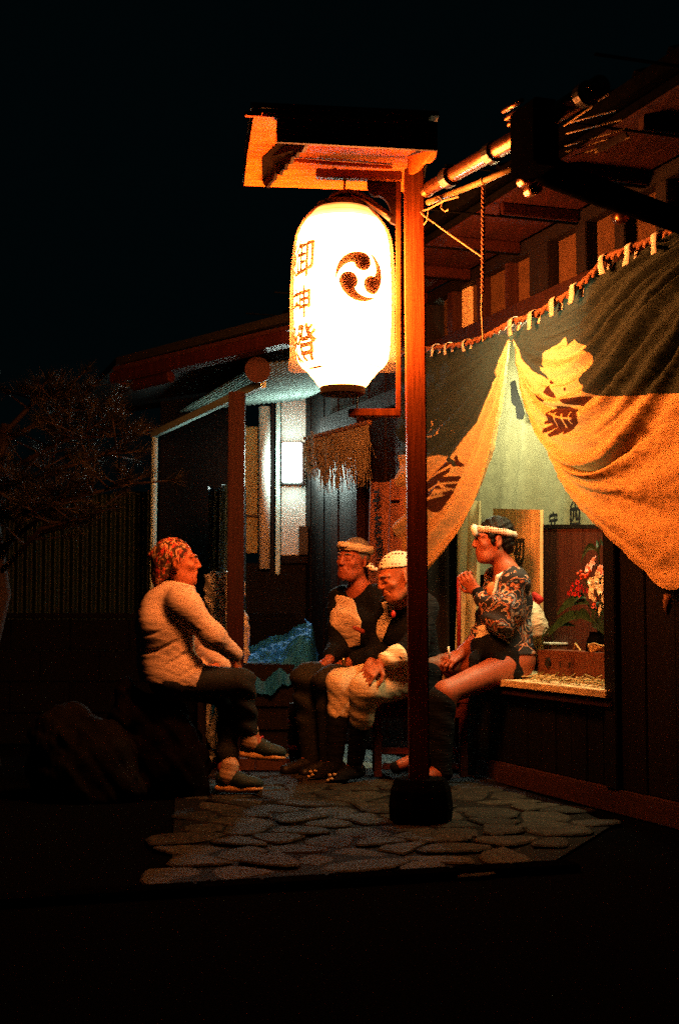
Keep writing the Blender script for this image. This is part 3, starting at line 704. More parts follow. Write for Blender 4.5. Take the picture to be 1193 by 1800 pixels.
def right_drape(u, t):
    r, q = u, t; x, y = quv(lines, q, r)
    env = ss(0, .55, r) * (1 - .45 * ss(.8, 1, q)); top = 1 - ss(.25, .6, q)
    d = 0
    ph = q * 8.2 + .55 * math.sin(2.6 * r) + .12 * noise.noise((r * 3, q * 4, 2))
    d += env * (.040 + .030 * top * ss(.5, 1, r)) * (abs(math.sin(math.pi * ph)) ** .8 - .5)
    d += env * .016 * math.sin(2 * math.pi * (q * 13 + .8 * r) + 1)
    d += .010 * noise.noise((x / 26, y / 26, 3)) + .004 * noise.noise((x / 7, y / 9, 6)) + .005 * (1 - abs(noise.noise((x / 30 + y / 60, y / 22, 9)))) ** 3
    d += .10 * math.sin(math.pi * min(1, q)) * math.sin(math.pi * min(1, r)) - .02
    if q > .985: d += .012                    # rolled hem
    p = W(x, y, CO) + WN * d
    dye = pdist(cream, x + 1.5 * noise.noise((x / 9, y / 9, 0)), y)
    ik = max(-pdist(k, x, y) for k in inks); ik = min(ik, min(ldist(v_, x, y) for v_ in veins) - .8) if ik > -3 else ik
    wr = -3
    if 1150 < x < 1168 and 690 < y < 752: wr = 1.2 - abs(math.sin(y * .55)) * 3 + .6 * noise.noise((x / 3, y / 3, 0)) - abs(x - 1160) * .15   # small writing
    return p, {'dye': dye, 'ink': max(ik, wr)}
sheet('right_drape', maku_m, right_drape, 230, 230, cur, ('dye', 'ink'))
cream_l = [(893, 598), (877, 632), (858, 706), (838, 745), (803, 797), (797, 806), (812, 818), (800, 822), (792, 812), (786, 806), (770, 800), (748, 806), (735, 800), (700, 800), (700, 1100), (960, 1100), (960, 560)]
inks_l = [[(752, 842), (762, 826), (785, 812), (799, 812), (794, 830), (778, 840), (764, 856)], [(748, 850), (768, 840), (800, 836), (805, 846), (795, 862), (770, 860), (758, 876), (748, 872)], [(776, 850), (792, 848), (804, 852), (798, 868), (784, 866)], [(752, 884), (762, 870), (784, 862), (790, 872), (784, 884), (770, 888), (762, 902), (752, 900)], [(800, 806), (806, 798), (812, 818), (806, 822)]]
outl = [[(752, 760), (756, 740), (764, 736), (774, 742), (776, 756), (768, 766), (752, 768)], [(774, 742), (786, 752), (799, 760)], [(752, 770), (764, 768), (776, 760)], [(756, 842), (780, 828), (796, 818)], [(756, 862), (774, 852), (802, 846)], [(752, 888), (756, 878), (774, 870)], [(762, 900), (780, 888), (786, 874)], [(775, 846), (782, 858), (796, 864)]]
lines_l = [(0.0, [(894, 588), (850, 590), (800, 603), (760, 616), (700, 634)]), (.35, smooth_line([(894, 594), (868, 650), (820, 710), (770, 760), (700, 800)], 2)),
           (.7, smooth_line([(895, 597), (878, 660), (845, 760), (800, 860), (750, 920), (700, 960)], 2)),
           (1.0, smooth_line([(897, 598), (893, 645), (884, 720), (874, 790), (856, 850), (836, 905), (805, 955), (752, 1012), (700, 1062)], 2))]
def left_drape(u, t):
    r, q = u, t; x, y = quv(lines_l, q, r); env = ss(0, .5, r)
    d = env * .030 * (math.sin(2 * math.pi * (q * 5 + .4 * math.sin(3 * r))) ) * (.35 + .65 * ss(.3, .7, q)) + env * .012 * math.sin(2 * math.pi * q * 11 + 2)
    d += .008 * noise.noise((x / 20, y / 26, 13)) + .003 * noise.noise((x / 7, y / 9, 16)) + (.012 if q > .97 else 0)
    dye = pdist(cream_l, x + 1.2 * noise.noise((x / 9, y / 9, 0)), y)
    ol = min(ldist(v_, x, y) for v_ in outl) - 1.3
    if 740 < x < 815 and ol < 0 and dye > 0: dye = min(dye, ol)
    ik = max(-pdist(k, x, y) for k in inks_l); ik = min(ik, ol) if ik > -3 else ik
    return W(x, y, CO) + WN * d, {'dye': dye, 'ink': ik}
sheet('left_drape', maku_m, left_drape, 150, 150, cur, ('dye', 'ink'))
# tie loops round the rope
rope_px = smooth_line([(700, 622), (762, 612), (800, 608), (830, 602), (862, 588), (900, 566), (938, 556), (978, 530), (1014, 508), (1052, 470), (1066, 452), (1112, 436), (1160, 416), (1230, 384)], 3)
rp = [W(x, y, CO + .02) for x, y in rope_px]
def rope_at(px): return W(px, float(np.interp(px, [q[0] for q in rope_px], [q[1] for q in rope_px])), CO + .02)
for i, px in enumerate((768, 790, 822, 905, 940, 979, 1015, 1066, 1113, 1160)):
    c = rope_at(px); low = px < 830; h = .05 if low else .075; mb = MB(); rr = random.Random(px)
    pts = []
    for k in range(9):
        a = math.pi * k / 8; pts.append(c + WN * (.024 * math.cos(a) + .004) + UP * (.022 * math.sin(a)) + WE * .012 * (k / 8 - .5))
    pts = [c + WN * .03 - UP * h + WE * rr.uniform(-.02, .02), c + WN * .031 - UP * h * .5] + pts + [c - WN * .015 - UP * h * .6]
    wd = .014 if low else .022
    vs, fs = [], []
    for k, p in enumerate(pts):
        e = WE * wd * (1 + .2 * math.sin(k * 1.9 + i)); vs += [p - e, p + e, p - e * .98 + WN * .004, p + e * .98 + WN * .004]
        if k: o_ = 4 * k; fs += [(o_ - 4, o_ - 3, o_ + 1, o_), (o_ - 2, o_ + 2, o_ + 3, o_ - 1), (o_ - 4, o_, o_ + 2, o_ - 2), (o_ - 3, o_ - 1, o_ + 3, o_ + 1)]
    mb.add(vs, fs).build('tie_loop', M['white_cloth'], cur, smooth=True)
# tassel at the low corner
tp = W(1172, 1044, CO + .03)
MB().tube([tp, tp - UP * .03, tp - UP * .055, tp - UP * .085], [.012, .020, .018, .004], 12).build('tassel', M['rope'], cur, smooth=True)
# twisted rope
ropeth = thing('curtain_rope', 'twisted straw rope the festival curtain hangs from', 'rope', rope_at(860))
for st_ in range(2):
    pts = []
    for i in range(240):
        px = 700 + 530 * i / 239; c = rope_at(px); a = i * .62 + math.pi * st_
        pts.append(c + WN * .009 * math.cos(a) + UP * .009 * math.sin(a))
    MB().tube(pts, .010, 6).build('strand', M['rope'], ropeth, smooth=True)
# cord hanging from the pole and string tied to the post
cordth = thing('twisted_cord', 'twisted cord hanging straight down from the bamboo pole', 'cord', W(849, 320, .72))
for st_ in range(2):
    pts = []
    a, b = W(849, 320, .76), W(848, 516, .76)
    for i in range(110): c = a.lerp(b, i / 109); q = i * .7 + math.pi * st_; pts.append(c + V((math.cos(q), math.sin(q), 0)) * .0045)
    MB().tube(pts, .005, 6).build('strand', M['rope'], cordth, smooth=True)
MB().tube([W(847, 512, .76), W(846, 545, .76), W(849, 600, .76)], .004, 6).build('loose_end', M['string'], cordth, label='thin pale loose end of the cord')
strth = thing('tie_string', 'pale string tied from the lantern post to the hanging cord', 'string', W(740, 372, .9))
MB().tube([W(736, 366, .93), W(741, 376, .93), W(790, 412, .84), W(846, 451, .765)], .004, 6).build('span', M['string'], strth)
MB().tube([W(738, 372, .93), W(752, 368, .91), W(782, 352, .88), W(806, 346, .85)], .004, 6).build('span', M['string'], strth)
MB().tube([W(770, 345, .88), W(777, 352, .88), W(775, 366, .88), W(782, 372, .88), W(788, 368, .88)], .003, 6).build('tail', M['string'], strth)
MB().tube([W(752, 372, .92), W(750, 388, .92), W(744, 396, .92)], .0025, 6).build('tail', M['string'], strth)

# ------------------------------------------------------------------ things inside the open room
inn_m = cloth('inner_curtain_cloth', (.62, .58, .34), trans=.35, var=.12, bump=.25, weave=300)
IO = -.95
def inner(u, t):
    x = 790 + u * 330; y = 560 + t * (1010 - 560)
    f = .030 * math.sin(x / 13.0 + .8 * math.sin(y / 70)) + .014 * math.sin(x / 6.1 + y / 120) + .02 * math.sin(x / 34.0 + 1)
    f *= (.6 + .5 * t); f += .004 * noise.noise((x / 8, y / 14, 3))
    return W(x, y, IO) + WN * f, {}
inn = thing('inner_curtain', 'pale green curtain with black characters hanging inside behind the drapes', 'curtain', W(950, 930, IO))
sheet('panel', inn_m, inner, 180, 60, inn)
def on_plane(px, py, off, lean=0):
    c = W(px, py, off); return lambda x, y: c + WE * x + UP * y + WN * (lean * y)
for ch, px, py, sz in (('木', 1010, 878, .12), ('四', 1010, 910, .115), ('守', 972, 916, .11), ('水', 838, 892, .10)):
    lettering(ch, M['ink'], inn, on_plane(px, py, IO + .085), sz, .05, wob=.02, name='ink_character')
bl = [(897, 672), (905, 668), (910, 690), (916, 706), (922, 728), (918, 738), (908, 736), (906, 716), (899, 708)]
MB().prism([W(x, y, IO + .10) for x, y in bl], WN * .004).build('dark_gap_patch', M['ink'], inn)  # black patch painted in for a dark gap in the curtain
# pale notice board with brush characters
BO = -.33
nb = thing('notice_board', 'tall pale wooden board with black brush characters standing behind the man in the window', 'notice board', W(908, 1150, BO))
q = [W(866, 894, BO), W(948, 896, BO), W(948, 1160, BO), W(866, 1160, BO)]
MB().prism(q, WN * -.02).build('board', M['pale_ply'], nb)
lettering('初', M['ink'], nb, on_plane(911, 966, BO + .004), .135, .04, wob=.02, name='brush_character')
lettering('穂', M['ink'], nb, on_plane(908, 1006, BO + .004), .125, .04, wob=.02, name='brush_character')
# dark panel behind the flowers, made of boards
DO = -.50
dpn = thing('dark_screen', 'low dark stained board screen standing behind the flowers', 'screen', W(1010, 1130, DO))
for i in range(6):
    x0, x1 = 949 + 25 * i, 949 + 25 * i + 24.2
    MB().prism([W(x0, 926, DO), W(x1, 926, DO), W(x1, 1150, DO), W(x0, 1150, DO)], WN * -.016).build('board', M['panelwood'], dpn)
MB().prism([W(948, 922, DO + .004), W(1100, 922, DO + .004), W(1100, 929, DO + .004), W(948, 929, DO + .004)], WN * -.026).build('top_rail', M['blackwood'], dpn)
# flower arrangement
FO = -.24
fl = thing('flower_arrangement', 'tall arrangement of pink lilies, white and red flowers beside the pillar', 'flowers', W(1040, 1160, FO))
gm = mat('leaf_green', (.016, .055, .026), .5, 40, .4, .2, per_object=.3)
pk = mat('pink_petal', (.80, .42, .38), .6, 60, .25, .1); wh = mat('white_petal', (.88, .86, .72), .6, 60, .12, .1); rd = mat('red_petal', (.42, .012, .014), .6, 60, .3, .1); org = mat('orange_berry', (.60, .07, .012), .5, 60, .3, .1)
vb = W(1052, 1160, FO - .1)
MB().lathe(vb, [(0, 0), (.055, 0), (.07, .04), (.06, .10), (.045, .13), (.05, .14)], 24).build('vase', M['matte'], fl, smooth=True)
def petal_flower(px, py, rad, m, n, off, tilt=0, name='flower', inner_m=None, cupk=.45):
    c = W(px, py, off); rr = random.Random(px * 7 + py); mb = MB()
    f = (WN + V((rr.uniform(-.5, .5), rr.uniform(-.3, .3), rr.uniform(-.2, .5)))).normalized(); l, f, u = basis(f)
    for k in range(n):
        a = 2 * math.pi * k / n + rr.uniform(-.2, .2); d = l * math.cos(a) + u * math.sin(a); s_ = d.cross(f)
        ln = rad * rr.uniform(.85, 1.1); wd = ln * .34; vs = []
        for j in range(5):
            t = j / 4; cur_ = f * (ln * cupk * math.sin(t * 2.2)) ; w_ = wd * math.sin(math.pi * (.12 + .84 * t)) ** .8
            vs += [c + d * ln * t + cur_ - s_ * w_ + f * .15 * w_, c + d * ln * t + cur_, c + d * ln * t + cur_ + s_ * w_ + f * .15 * w_]
        mb.add(vs, [(3 * j + i, 3 * j + i + 1, 3 * j + i + 4, 3 * j + i + 3) for j in range(4) for i in (0, 1)])
    o_ = mb.build(name, m, fl, smooth=True)
    if inner_m: MB().ell(c + f * rad * .2, rad * .16, 8, 5).build('stamen', inner_m, o_)
    return o_
for px, py, r_ in ((1047, 992, .048), (1058, 1008, .040), (1036, 1000, .030)): petal_flower(px, py, r_, pk, 6, FO, name='lily', inner_m=org)
petal_flower(1071, 958, .026, pk, 5, FO, name='lily')
for px, py, r_ in ((1053, 1015, .034), (1066, 1022, .034), (1045, 1032, .036), (1060, 1037, .034), (1040, 1044, .026), (1053, 1030, .028), (1058, 1073, .032), (1045, 1050, .026), (1068, 1030, .028), (1040, 1022, .026), (1062, 1052, .028), (1068, 1062, .026)): petal_flower(px, py, r_, wh, 6, FO + .02, name='white_flower', inner_m=wh)
rr = random.Random(3)
for i in range(18):
    px, py = rr.gauss(1018, 8), rr.gauss(1038, 6.5); petal_flower(px, py, .015, rd, 6, FO + .015, name='red_floret')
for i in range(12):
    px, py = rr.gauss(1026, 6), rr.gauss(1013, 4); MB().ell(W(px, py, FO + .02), .008, 8, 6).build('berry', org, fl, smooth=True)
for i in range(6): petal_flower(rr.gauss(1044, 3), rr.gauss(1066, 5), .012, org, 5, FO + .015, name='red_floret')
def leaf(a, b, wd, m, par, sag=.02, name='leaf'):
    a, b = V(a), V(b); d = b - a; s_ = d.cross(WN).normalized(); vs = []
    for j in range(7):
        t = j / 6; p = a + d * t - UP * sag * t * t * 2 + UP * sag * math.sin(math.pi * t) * 1.5; w_ = wd * math.sin(math.pi * (.05 + .93 * t)) ** .7
        vs += [p - s_ * w_ + WN * w_ * .4, p, p + s_ * w_ + WN * w_ * .4]
    return MB().add(vs, [(3 * j + i, 3 * j + i + 1, 3 * j + i + 4, 3 * j + i + 3) for j in range(6) for i in (0, 1)]).build(name, m, par, smooth=True)
for (a, b, w_) in (((1034, 1060), (978, 1068), .024), ((1030, 1080), (962, 1106), .026), ((1040, 1092), (1010, 1078), .03), ((1010, 1100), (950, 1110), .014), ((962, 1108), (974, 1120), .010), ((962, 1106), (952, 1120), .010), ((1046, 1090), (1068, 1060), .026), ((1050, 970), (1024, 962), .014), ((1048, 966), (1020, 975), .016), ((1054, 965), (1060, 950), .016), ((1054, 968), (1048, 952), .014), ((1060, 1050), (1074, 1040), .02), ((1040, 1100), (1070, 1108), .03), ((1030, 1050), (1000, 1060), .02), ((1056, 1060), (1040, 1080), .022), ((1062, 980), (1074, 966), .016)):
    leaf(W(*a, FO - .02), W(*b, FO + .03), w_, gm, fl)
for px, py in ((1047, 992), (1053, 1015), (1018, 1038), (1045, 1032), (1058, 1073), (1026, 1013), (1050, 960), (1066, 1022)):
    MB().tube([vb + UP * .13, (vb + UP * .13).lerp(W(px, py, FO), .5) + WN * -.02, W(px, py, FO - .01)], .0035, 6).build('stem', gm, fl)
# reddish wooden box with a round hole, cloth-covered box, straw
bx = thing('wooden_box', 'reddish wooden box with a dark round hole lying among straw on the sill', 'box', W(1000, 1190, -.15))
SZ = .548
def Bx(px, off, z): p = W(px, 1160, off); return V((p.x, p.y, z))
p0, p1 = Bx(943, -.22, SZ), Bx(1066, -.22, SZ); e = (p1 - p0); wd_ = e.length
MB().frame((p0 + p1) / 2 + UP * .076 - WN * .07, e / 2, WN * .07, UP * .075).build('body', M['boxwood'], bx, bevel=.004)
MB().frame(Bx(996, -.212, SZ + .062), e.normalized() * .060, WN * .012, UP * .060).build('front_panel', M['boxwood'], bx, bevel=.003, label='darker front board with two small slots')
hc = Bx(962, -.212, SZ + .088)
hm = MB().lathe((0, 0, 0), [(0, -.004), (.026, -.004), (.026, .004), (0, .004)], 20); T_ = Matrix.Translation(hc) @ WN.to_track_quat('Z', 'Y').to_matrix().to_4x4()
hm.v = [tuple(T_ @ V(v)) for v in hm.v]; hm.build('hole', M['ink'], bx)
for px in (985, 1001): MB().frame(Bx(px, -.202, SZ + .085), e.normalized() * .007, WN * .004, UP * .015).build('slot', M['ink'], bx)
cb = thing('cloth_covered_box', 'low box covered with a pale cloth behind the wooden box', 'box', Bx(970, -.42, SZ))
MB().frame(Bx(973, -.46, SZ + .085), WE * .075, WN * .06, UP * .085).build('body', M['boxwood'], cb, bevel=.004)
MB().frame(Bx(973, -.46, SZ + .176), WE * .085, WN * .07, UP * .006).build('cover', M['white_cloth'], cb, bevel=.004)
stw = MB(); rr = random.Random(8)
for i in range(130):
    u = rr.uniform(935, 1068); off = rr.uniform(-.20, -.03); c = Bx(u, off, SZ + .004 + rr.random() * .022); a = rr.gauss(.25, .45); ln = rr.uniform(.06, .16)
    d = (WE * math.cos(a) + WN * math.sin(a)) * ln; stw.tube([c - d / 2, c + UP * .006, c + d / 2 + UP * rr.uniform(-.003, .03)], .0030, 4, False)
stw.build('straw', M['straw'], kind='stuff', label='loose straw scattered over the pale sill')
stb = thing('straw_rope_coil', 'small coil of straw rope lying on top of the wooden box', 'straw rope', Bx(1050, -.3, SZ + .13))
for i in range(5):
    c = Bx(1050, -.29, SZ + .160 + .007 * i); pts = [c + WE * (.055 + .004 * i) * math.cos(a) + WN * .035 * math.sin(a) + UP * .006 * math.sin(3 * a + i) for a in [k * 2 * math.pi / 24 for k in range(25)]]
    MB().tube(pts, .005, 6).build('strand', M['straw'], stb, smooth=True)
MB().tube([Bx(1007, -.28, SZ + .150), Bx(1011, -.28, SZ + .19), Bx(1020, -.26, SZ + .155)], .004, 6).build('loose_end', M['straw'], stb)
# tube lamps in the room, the left one added to brighten the inner curtain
glow_m = emit('room_lamp_glow', ROOM_C, ROOM_E); curtain_fill_m = emit('curtain_fill_glow', (.95, .95, .55), ROOM_E * .34)
for u0, off, hl, lab in ((1.45, -.30, .62, 'tube lamp hanging in the room behind the right drape'), (-.62, -.47, .46, 'tube lamp added behind the left drape to brighten the inner curtain')):
    lp = WU(u0, 2.28, off); rl = thing('room_lamp', lab, 'lamp', lp, 'tube lamps inside the room')
    MB().tube([lp - WE * hl, lp + WE * hl], .022, 14).build('tube', glow_m if off > -.4 else curtain_fill_m, rl, smooth=True)
    MB().beam(lp - WE * (hl + .04) + UP * .05, lp + WE * (hl + .04) + UP * .05, .07, .04).build('housing', M['white_cloth'], rl)
    for q in (-.3, .3): MB().tube([lp + WE * q + UP * .06, lp + WE * q + UP * (2.80 - 2.28)], .004, 6).build('cord', M['black'], rl)

# ------------------------------------------------------------------ banner, straw garland, coat on the front further along
ban_m = cloth('banner_cloth', (.34, .14, .09), var=.2, bump=.3)
bn = thing('cloth_banner', 'narrow reddish cloth banner with black brush characters beside the lantern post', 'banner', W(680, 990, .03))
def ban(u, t):
    x = 652 + u * 62; y = 846 - 5 * u + t * 190 + 3 * math.sin(u * 5)
    return W(x, y, .05) + WN * (.020 * math.sin(u * 11 + t) + .008 * math.sin(u * 23 + 3 * t)), {}
sheet('cloth', ban_m, ban, 40, 40, bn)
for ch, py in (('子', 880), ('左', 920), ('池', 960)):
    lettering(ch, M['ink'], bn, on_plane(662 + (py - 880) * .05, py, .10), .125, .03, wob=.03, name='brush_character')
# shimenawa fringe
gar = thing('straw_garland', 'hanging straw fringe with white paper strips under the eave', 'straw garland', W(600, 770, .12))
def gr(px): return W(px, 772 - .26 * (px - 535), .16)
rr = random.Random(12); s1 = MB()
for i in range(330):
    px = rr.uniform(538, 648); a = gr(px); ln = rr.uniform(.22, .42) * (1 if px > 560 else .75); b = a - UP * ln + WE * rr.gauss(0, .03) + WN * rr.gauss(0, .02)
    s1.tube([a, a.lerp(b, .5) + WN * rr.uniform(-.01, .025), b], [.004, .003, .0015], 4, False)
s1.build('fringe', cloth('old_straw', (.40, .34, .24), trans=.45), gar, kind='stuff')
paper_m = cloth('folded_paper', (.85, .85, .80), trans=.6)
pts = [gr(535 + 115 * i / 60) for i in range(61)]
MB().tube(pts, [.016 + .003 * math.sin(i * 1.5) for i in range(61)], 10).build('rope', M['rope'], gar, smooth=True)
for px, y0 in ((548, 768), (573, 800), (592, 808)):
    z = 0; c = W(px, y0, .20)
    for k in range(3):
        MB().frame(c - UP * (.075 * k) + WE * .018 * (k % 2), WE * .026, WN * .001, UP * .042).build('paper_strip', paper_m, gar)
coat_m = cloth('grey_coat', (.075, .080, .062), bump=.6, fold=7)
ct = thing('hanging_coat', 'dark grey cloth hanging in the gap between the post and the man in the window', 'coat', W(772, 1150, .1))
def coat(u, t):
    x = 735 + u * 58 * (.5 + .5 * t); y = 1035 + t * 125
    return W(x, y, .0) + WN * (.05 + .03 * math.sin(u * 9) * (.4 + t) + .01 * math.sin(u * 21)), {}
sheet('cloth', coat_m, coat, 40, 30, ct)
rp_ = thing('red_pole', 'slim red pole standing at the curtain edge', 'pole', W(806, 1140, -.02))
MB().tube([V((W(806, 1140, .0).x, W(806, 1140, 0).y, .552)), W(806, 1015, .0)], .012, 12).build('shaft', mat('red_paint', (.22, .012, .008), .5, 30, .3, .1), rp_, smooth=True)
dr = thing('edge_drape', 'narrow pale curtain edge hanging in front of the man in the window', 'curtain', W(818, 1140, -.12))
def edge(u, t):
    x = 808 + u * 36 - 6 * t; y = 880 + t * 262
    return W(x, y, -.14) + WN * (.02 * math.sin(u * 13) + .006 * math.sin(u * 31 + t * 4)), {}
sheet('cloth', inn_m, edge, 40, 30, dr)
# ------------------------------------------------------------------ far wall with the box lamp
BY = 10.75
def Bk(px, py, dy=0.0): return P(px, py, BY + dy)
bw = thing('back_wall', 'end wall with a white plaster bay, a pale column and a dull yellow panel, lit by the box lamp', 'wall', Bk(500, 1200))
def bkbox(x0, y0, x1, y1, name, m, dy=0.0, th=.05, bevel=.004, **k):
    a, b = Bk(x0, y1, dy), Bk(x1, y0, dy); return MB().frame(((a.x + b.x) / 2, BY + dy + th / 2, (a.z + b.z) / 2), ((b.x - a.x) / 2, 0, 0), (0, th / 2, 0), (0, 0, (b.z - a.z) / 2)).build(name, m, bw, bevel=bevel, **k)
bkbox(494, 640, 541, 976, 'plaster_bay', M['whitewall'])
bkbox(484, 600, 493, 1010, 'upright', M['pipe'], -.03, .06)
bkbox(476, 660, 482, 1010, 'upright', M['darkwood'], -.02, .05)
pts = []
MB().tube([Bk(465, 1000, -.05), Bk(465, 715, -.05)], .043, 24).build('pale_column', M['whitewall'], bw, smooth=True)
bkbox(430, 750, 453, 905, 'panel', M['cream_panel']); bkbox(430, 909, 453, 972, 'panel', M['cream_panel']); bkbox(428, 905, 454, 909, 'rail', M['black'], -.01, .05)
bkbox(494, 976, 545, 990, 'sill', M['darkwood'], -.05, .1)
bkbox(280, 990, 548, 1300, 'lower_board', M['blackwood'], .0, .05)
bkbox(525, 925, 541, 975, 'meter_box', M['black'], -.10, .09)
bkbox(541, 600, 575, 1290, 'upright', M['blackwood'], -.04, .08)
bkbox(280, 640, 428, 990, 'dark_board', M['blackwood'], .06, .04)
bl_ = thing('box_lamp', 'bright white rectangular box lamp on the far plaster wall', 'wall lamp', Bk(512, 812, -.1))
a, b = Bk(496, 847, -.14), Bk(530, 779, -.14)
MB().frame(((a.x + b.x) / 2, BY - .12, (a.z + b.z) / 2), ((b.x - a.x) / 2, 0, 0), (0, .055, 0), (0, 0, (b.z - a.z) / 2)).build('diffuser_box', emit('lamp_side_glow', LAMP_C, LAMP_E * .10), bl_, bevel=.008)
MB().frame(((a.x + b.x) / 2, BY - .178, (a.z + b.z) / 2), ((b.x - a.x) / 2 - .006, 0, 0), (0, .002, 0), (0, 0, (b.z - a.z) / 2 - .006)).build('front_diffuser', emit('lamp_glow', LAMP_C, LAMP_E), bl_)
MB().frame(((a.x + b.x) / 2, BY - .03, (a.z + b.z) / 2), ((b.x - a.x) / 2 + .012, 0, 0), (0, .03, 0), (0, 0, (b.z - a.z) / 2 + .012)).build('back_plate', M['black'], bl_, bevel=.004)
MB().tube([V((b.x + .012, BY - .12, a.z - .02)), V((b.x + .012, BY - .12, b.z + .01))], .006, 8).build('frame_bar', M['redwood'], bl_)

# ------------------------------------------------------------------ lean-to: posts, rafters, corrugated roof
sh = thing('lean_to', 'open lean-to with a red brown post, a round log end and a corrugated roof', 'shed', P(418, 1200, 8.6))
pa = P(417, 690, 8.6); MB().beam(V((P(413, 1200, 8.6).x, 8.6, .004)), pa, .098, .098, up=V((0, 1, 0))).build('post', M['redwood'], sh, bevel=.006)
lg0, lg1 = P(453, 650, 8.42), P(455, 662, 10.6)
MB().tube([lg0, lg1], [.077, .07], 26).build('log_beam', M['redwood'], sh, smooth=False)
ra, rb2 = P(270, 764, 10.7), P(462, 674, 8.65)
MB().beam(ra, rb2, .045, .05).build('eave_rail', M['pipe'], sh, bevel=.004)
MB().tube([V((ra.x, ra.y, .004)), P(272.5, 762, 10.7)], .024, 16).build('down_pipe', M['pipe'], sh, smooth=True)
nut = P(459, 676, 8.5); MB().ell(nut, .014, 10, 6).build('bolt', mat('bright_steel', (.8, .8, .78), .25, 40, .1, 0, metal=1), sh, smooth=True)
# corrugated sheet seen from below
def cor(u, t):
    y0 = 8.55 + 2.1 * t; base = V((P(440, 640, 8.55).x - .25 + 1.15 * u, y0, 0))
    z = 2.40 + .10 * u + .006 * math.sin(2 * math.pi * u * 26)
    a = V((P(452, 640, 8.55).x - .343 * (y0 - 8.55) + u * .95, y0, z)); return a, {}
sheet('corrugated_roof', M['corrug'], cor, 260, 4, sh)
fa0, fa1 = P(204, 667, 8.9), P(512, 594, 7.95)
nb_ = 5
MB().beam(fa0, fa1, .12, .075).build('eave_log', M['redwood'], sh, bevel=.01)
MB().beam(fa0 + V((.06, .06, .06)), fa1 + V((.1, .1, .07)), .25, .03).build('eave_board', M['brownwood'], sh, bevel=.004)
MB().tube([P(213, 669, 8.86), P(233, 663, 8.84)], [.05, .04], 12).build('rafter_end', M['redwood'], sh)
MB().tube([P(236, 678, 8.78), P(300, 662, 8.55)], [.035, .035], 12).build('rafter_end', M['redwood'], sh)
rr0 = [fa0 + UP * .09, fa1 + UP * .10, V((.40, 11.0, 2.75)), V((-2.2, 11.2, 2.4))]
MB().prism(rr0, (0, 0, .05)).build('roof', M['black'], sh)

# ------------------------------------------------------------------ yard clutter
ctar = thing('crate', 'dark wooden crate under the blue tarpaulin', 'crate', P(465, 1290, 9.2))
cc = P(468, 1240, 9.3); MB().box((cc.x, 9.35, .29), (.50, .5, .56)).build('body', M['blackwood'], ctar, bevel=.01)
for i in range(4): MB().box((cc.x, 9.085, .07 + .145 * i), (.51, .02, .12)).build('slat', M['darkwood'], ctar, bevel=.003)
def tp_(u, t):
    x = cc.x - .33 + .66 * u; y = 9.02 + .66 * t
    prof_ = .46 + .24 * t + .13 * ss(.2, .95, u) + .10 * math.exp(-((u - .82) ** 2 + (t - .3) ** 2) / .03) + .05 * noise.noise((x * 6, y * 6, 1)) - .05 * abs(noise.noise((x * 9, y * 9, 4))) - .03 * abs(noise.noise((x * 22, y * 19, 7)))
    edge = ss(.10, .0, t) * .10 + ss(.08, 0, u) * .12 + ss(.93, 1, u) * .18; z = prof_ - edge + .012 * math.sin(u * 23 + 2 * math.sin(u * 9)) * ss(.2, 0, t)
    return (x, y - .02 * math.sin(u * 23) * ss(.25, 0, t), z), {}
props(sheet('blue_tarpaulin', M['tarp'], tp_, 130, 90), 'crumpled blue tarpaulin thrown over the dark crate', 'tarpaulin')
tarp2 = lambda u, t: ((P(366 + 66 * u, 1100, 9.6).x, 9.55 + .05 * math.sin(u * 14) + .03 * math.sin(u * 31 + t * 3), .9 + (1075 - (855 + 330 * t)) / 2500 * 9.6 - .02 * math.sin(u * 9)), {})
props(sheet('blue_sheet', mat('dark_blue_sheet', (.025, .085, .15), .5, 14, .5, .4), tarp2, 60, 40), 'dark blue sheet hanging behind the red brown post', 'sheet')
wr_ = lambda X, Y, Z: .010 * np.sin(X * 46 + 4 * np.sin(Z * 19)) * np.sin(Z * 34 + 3 * np.sin(X * 21)) + .006 * np.sin(X * 90 + Z * 40 + Y * 30)
c = P(398, 1100, 9.25)
blob('plastic_sack', M['sack'], [ell((c.x, 9.25, .30), (.16, .13, .32), k=.05), ell((c.x + .01, 9.25, .72), (.145, .12, .33), k=.08), ell((c.x - .03, 9.25, 1.02), (.12, .10, .13), k=.06), ell((c.x + .05, 9.24, 1.08), (.07, .06, .09), k=.05), ell((c.x - .09, 9.22, 1.10), (.05, .05, .07), k=.04), cut((0, 0, .005), (0, 0, -1))], .011, warp=wr_,
     label='tall pale plastic sack standing behind the red brown post', cat='sack')
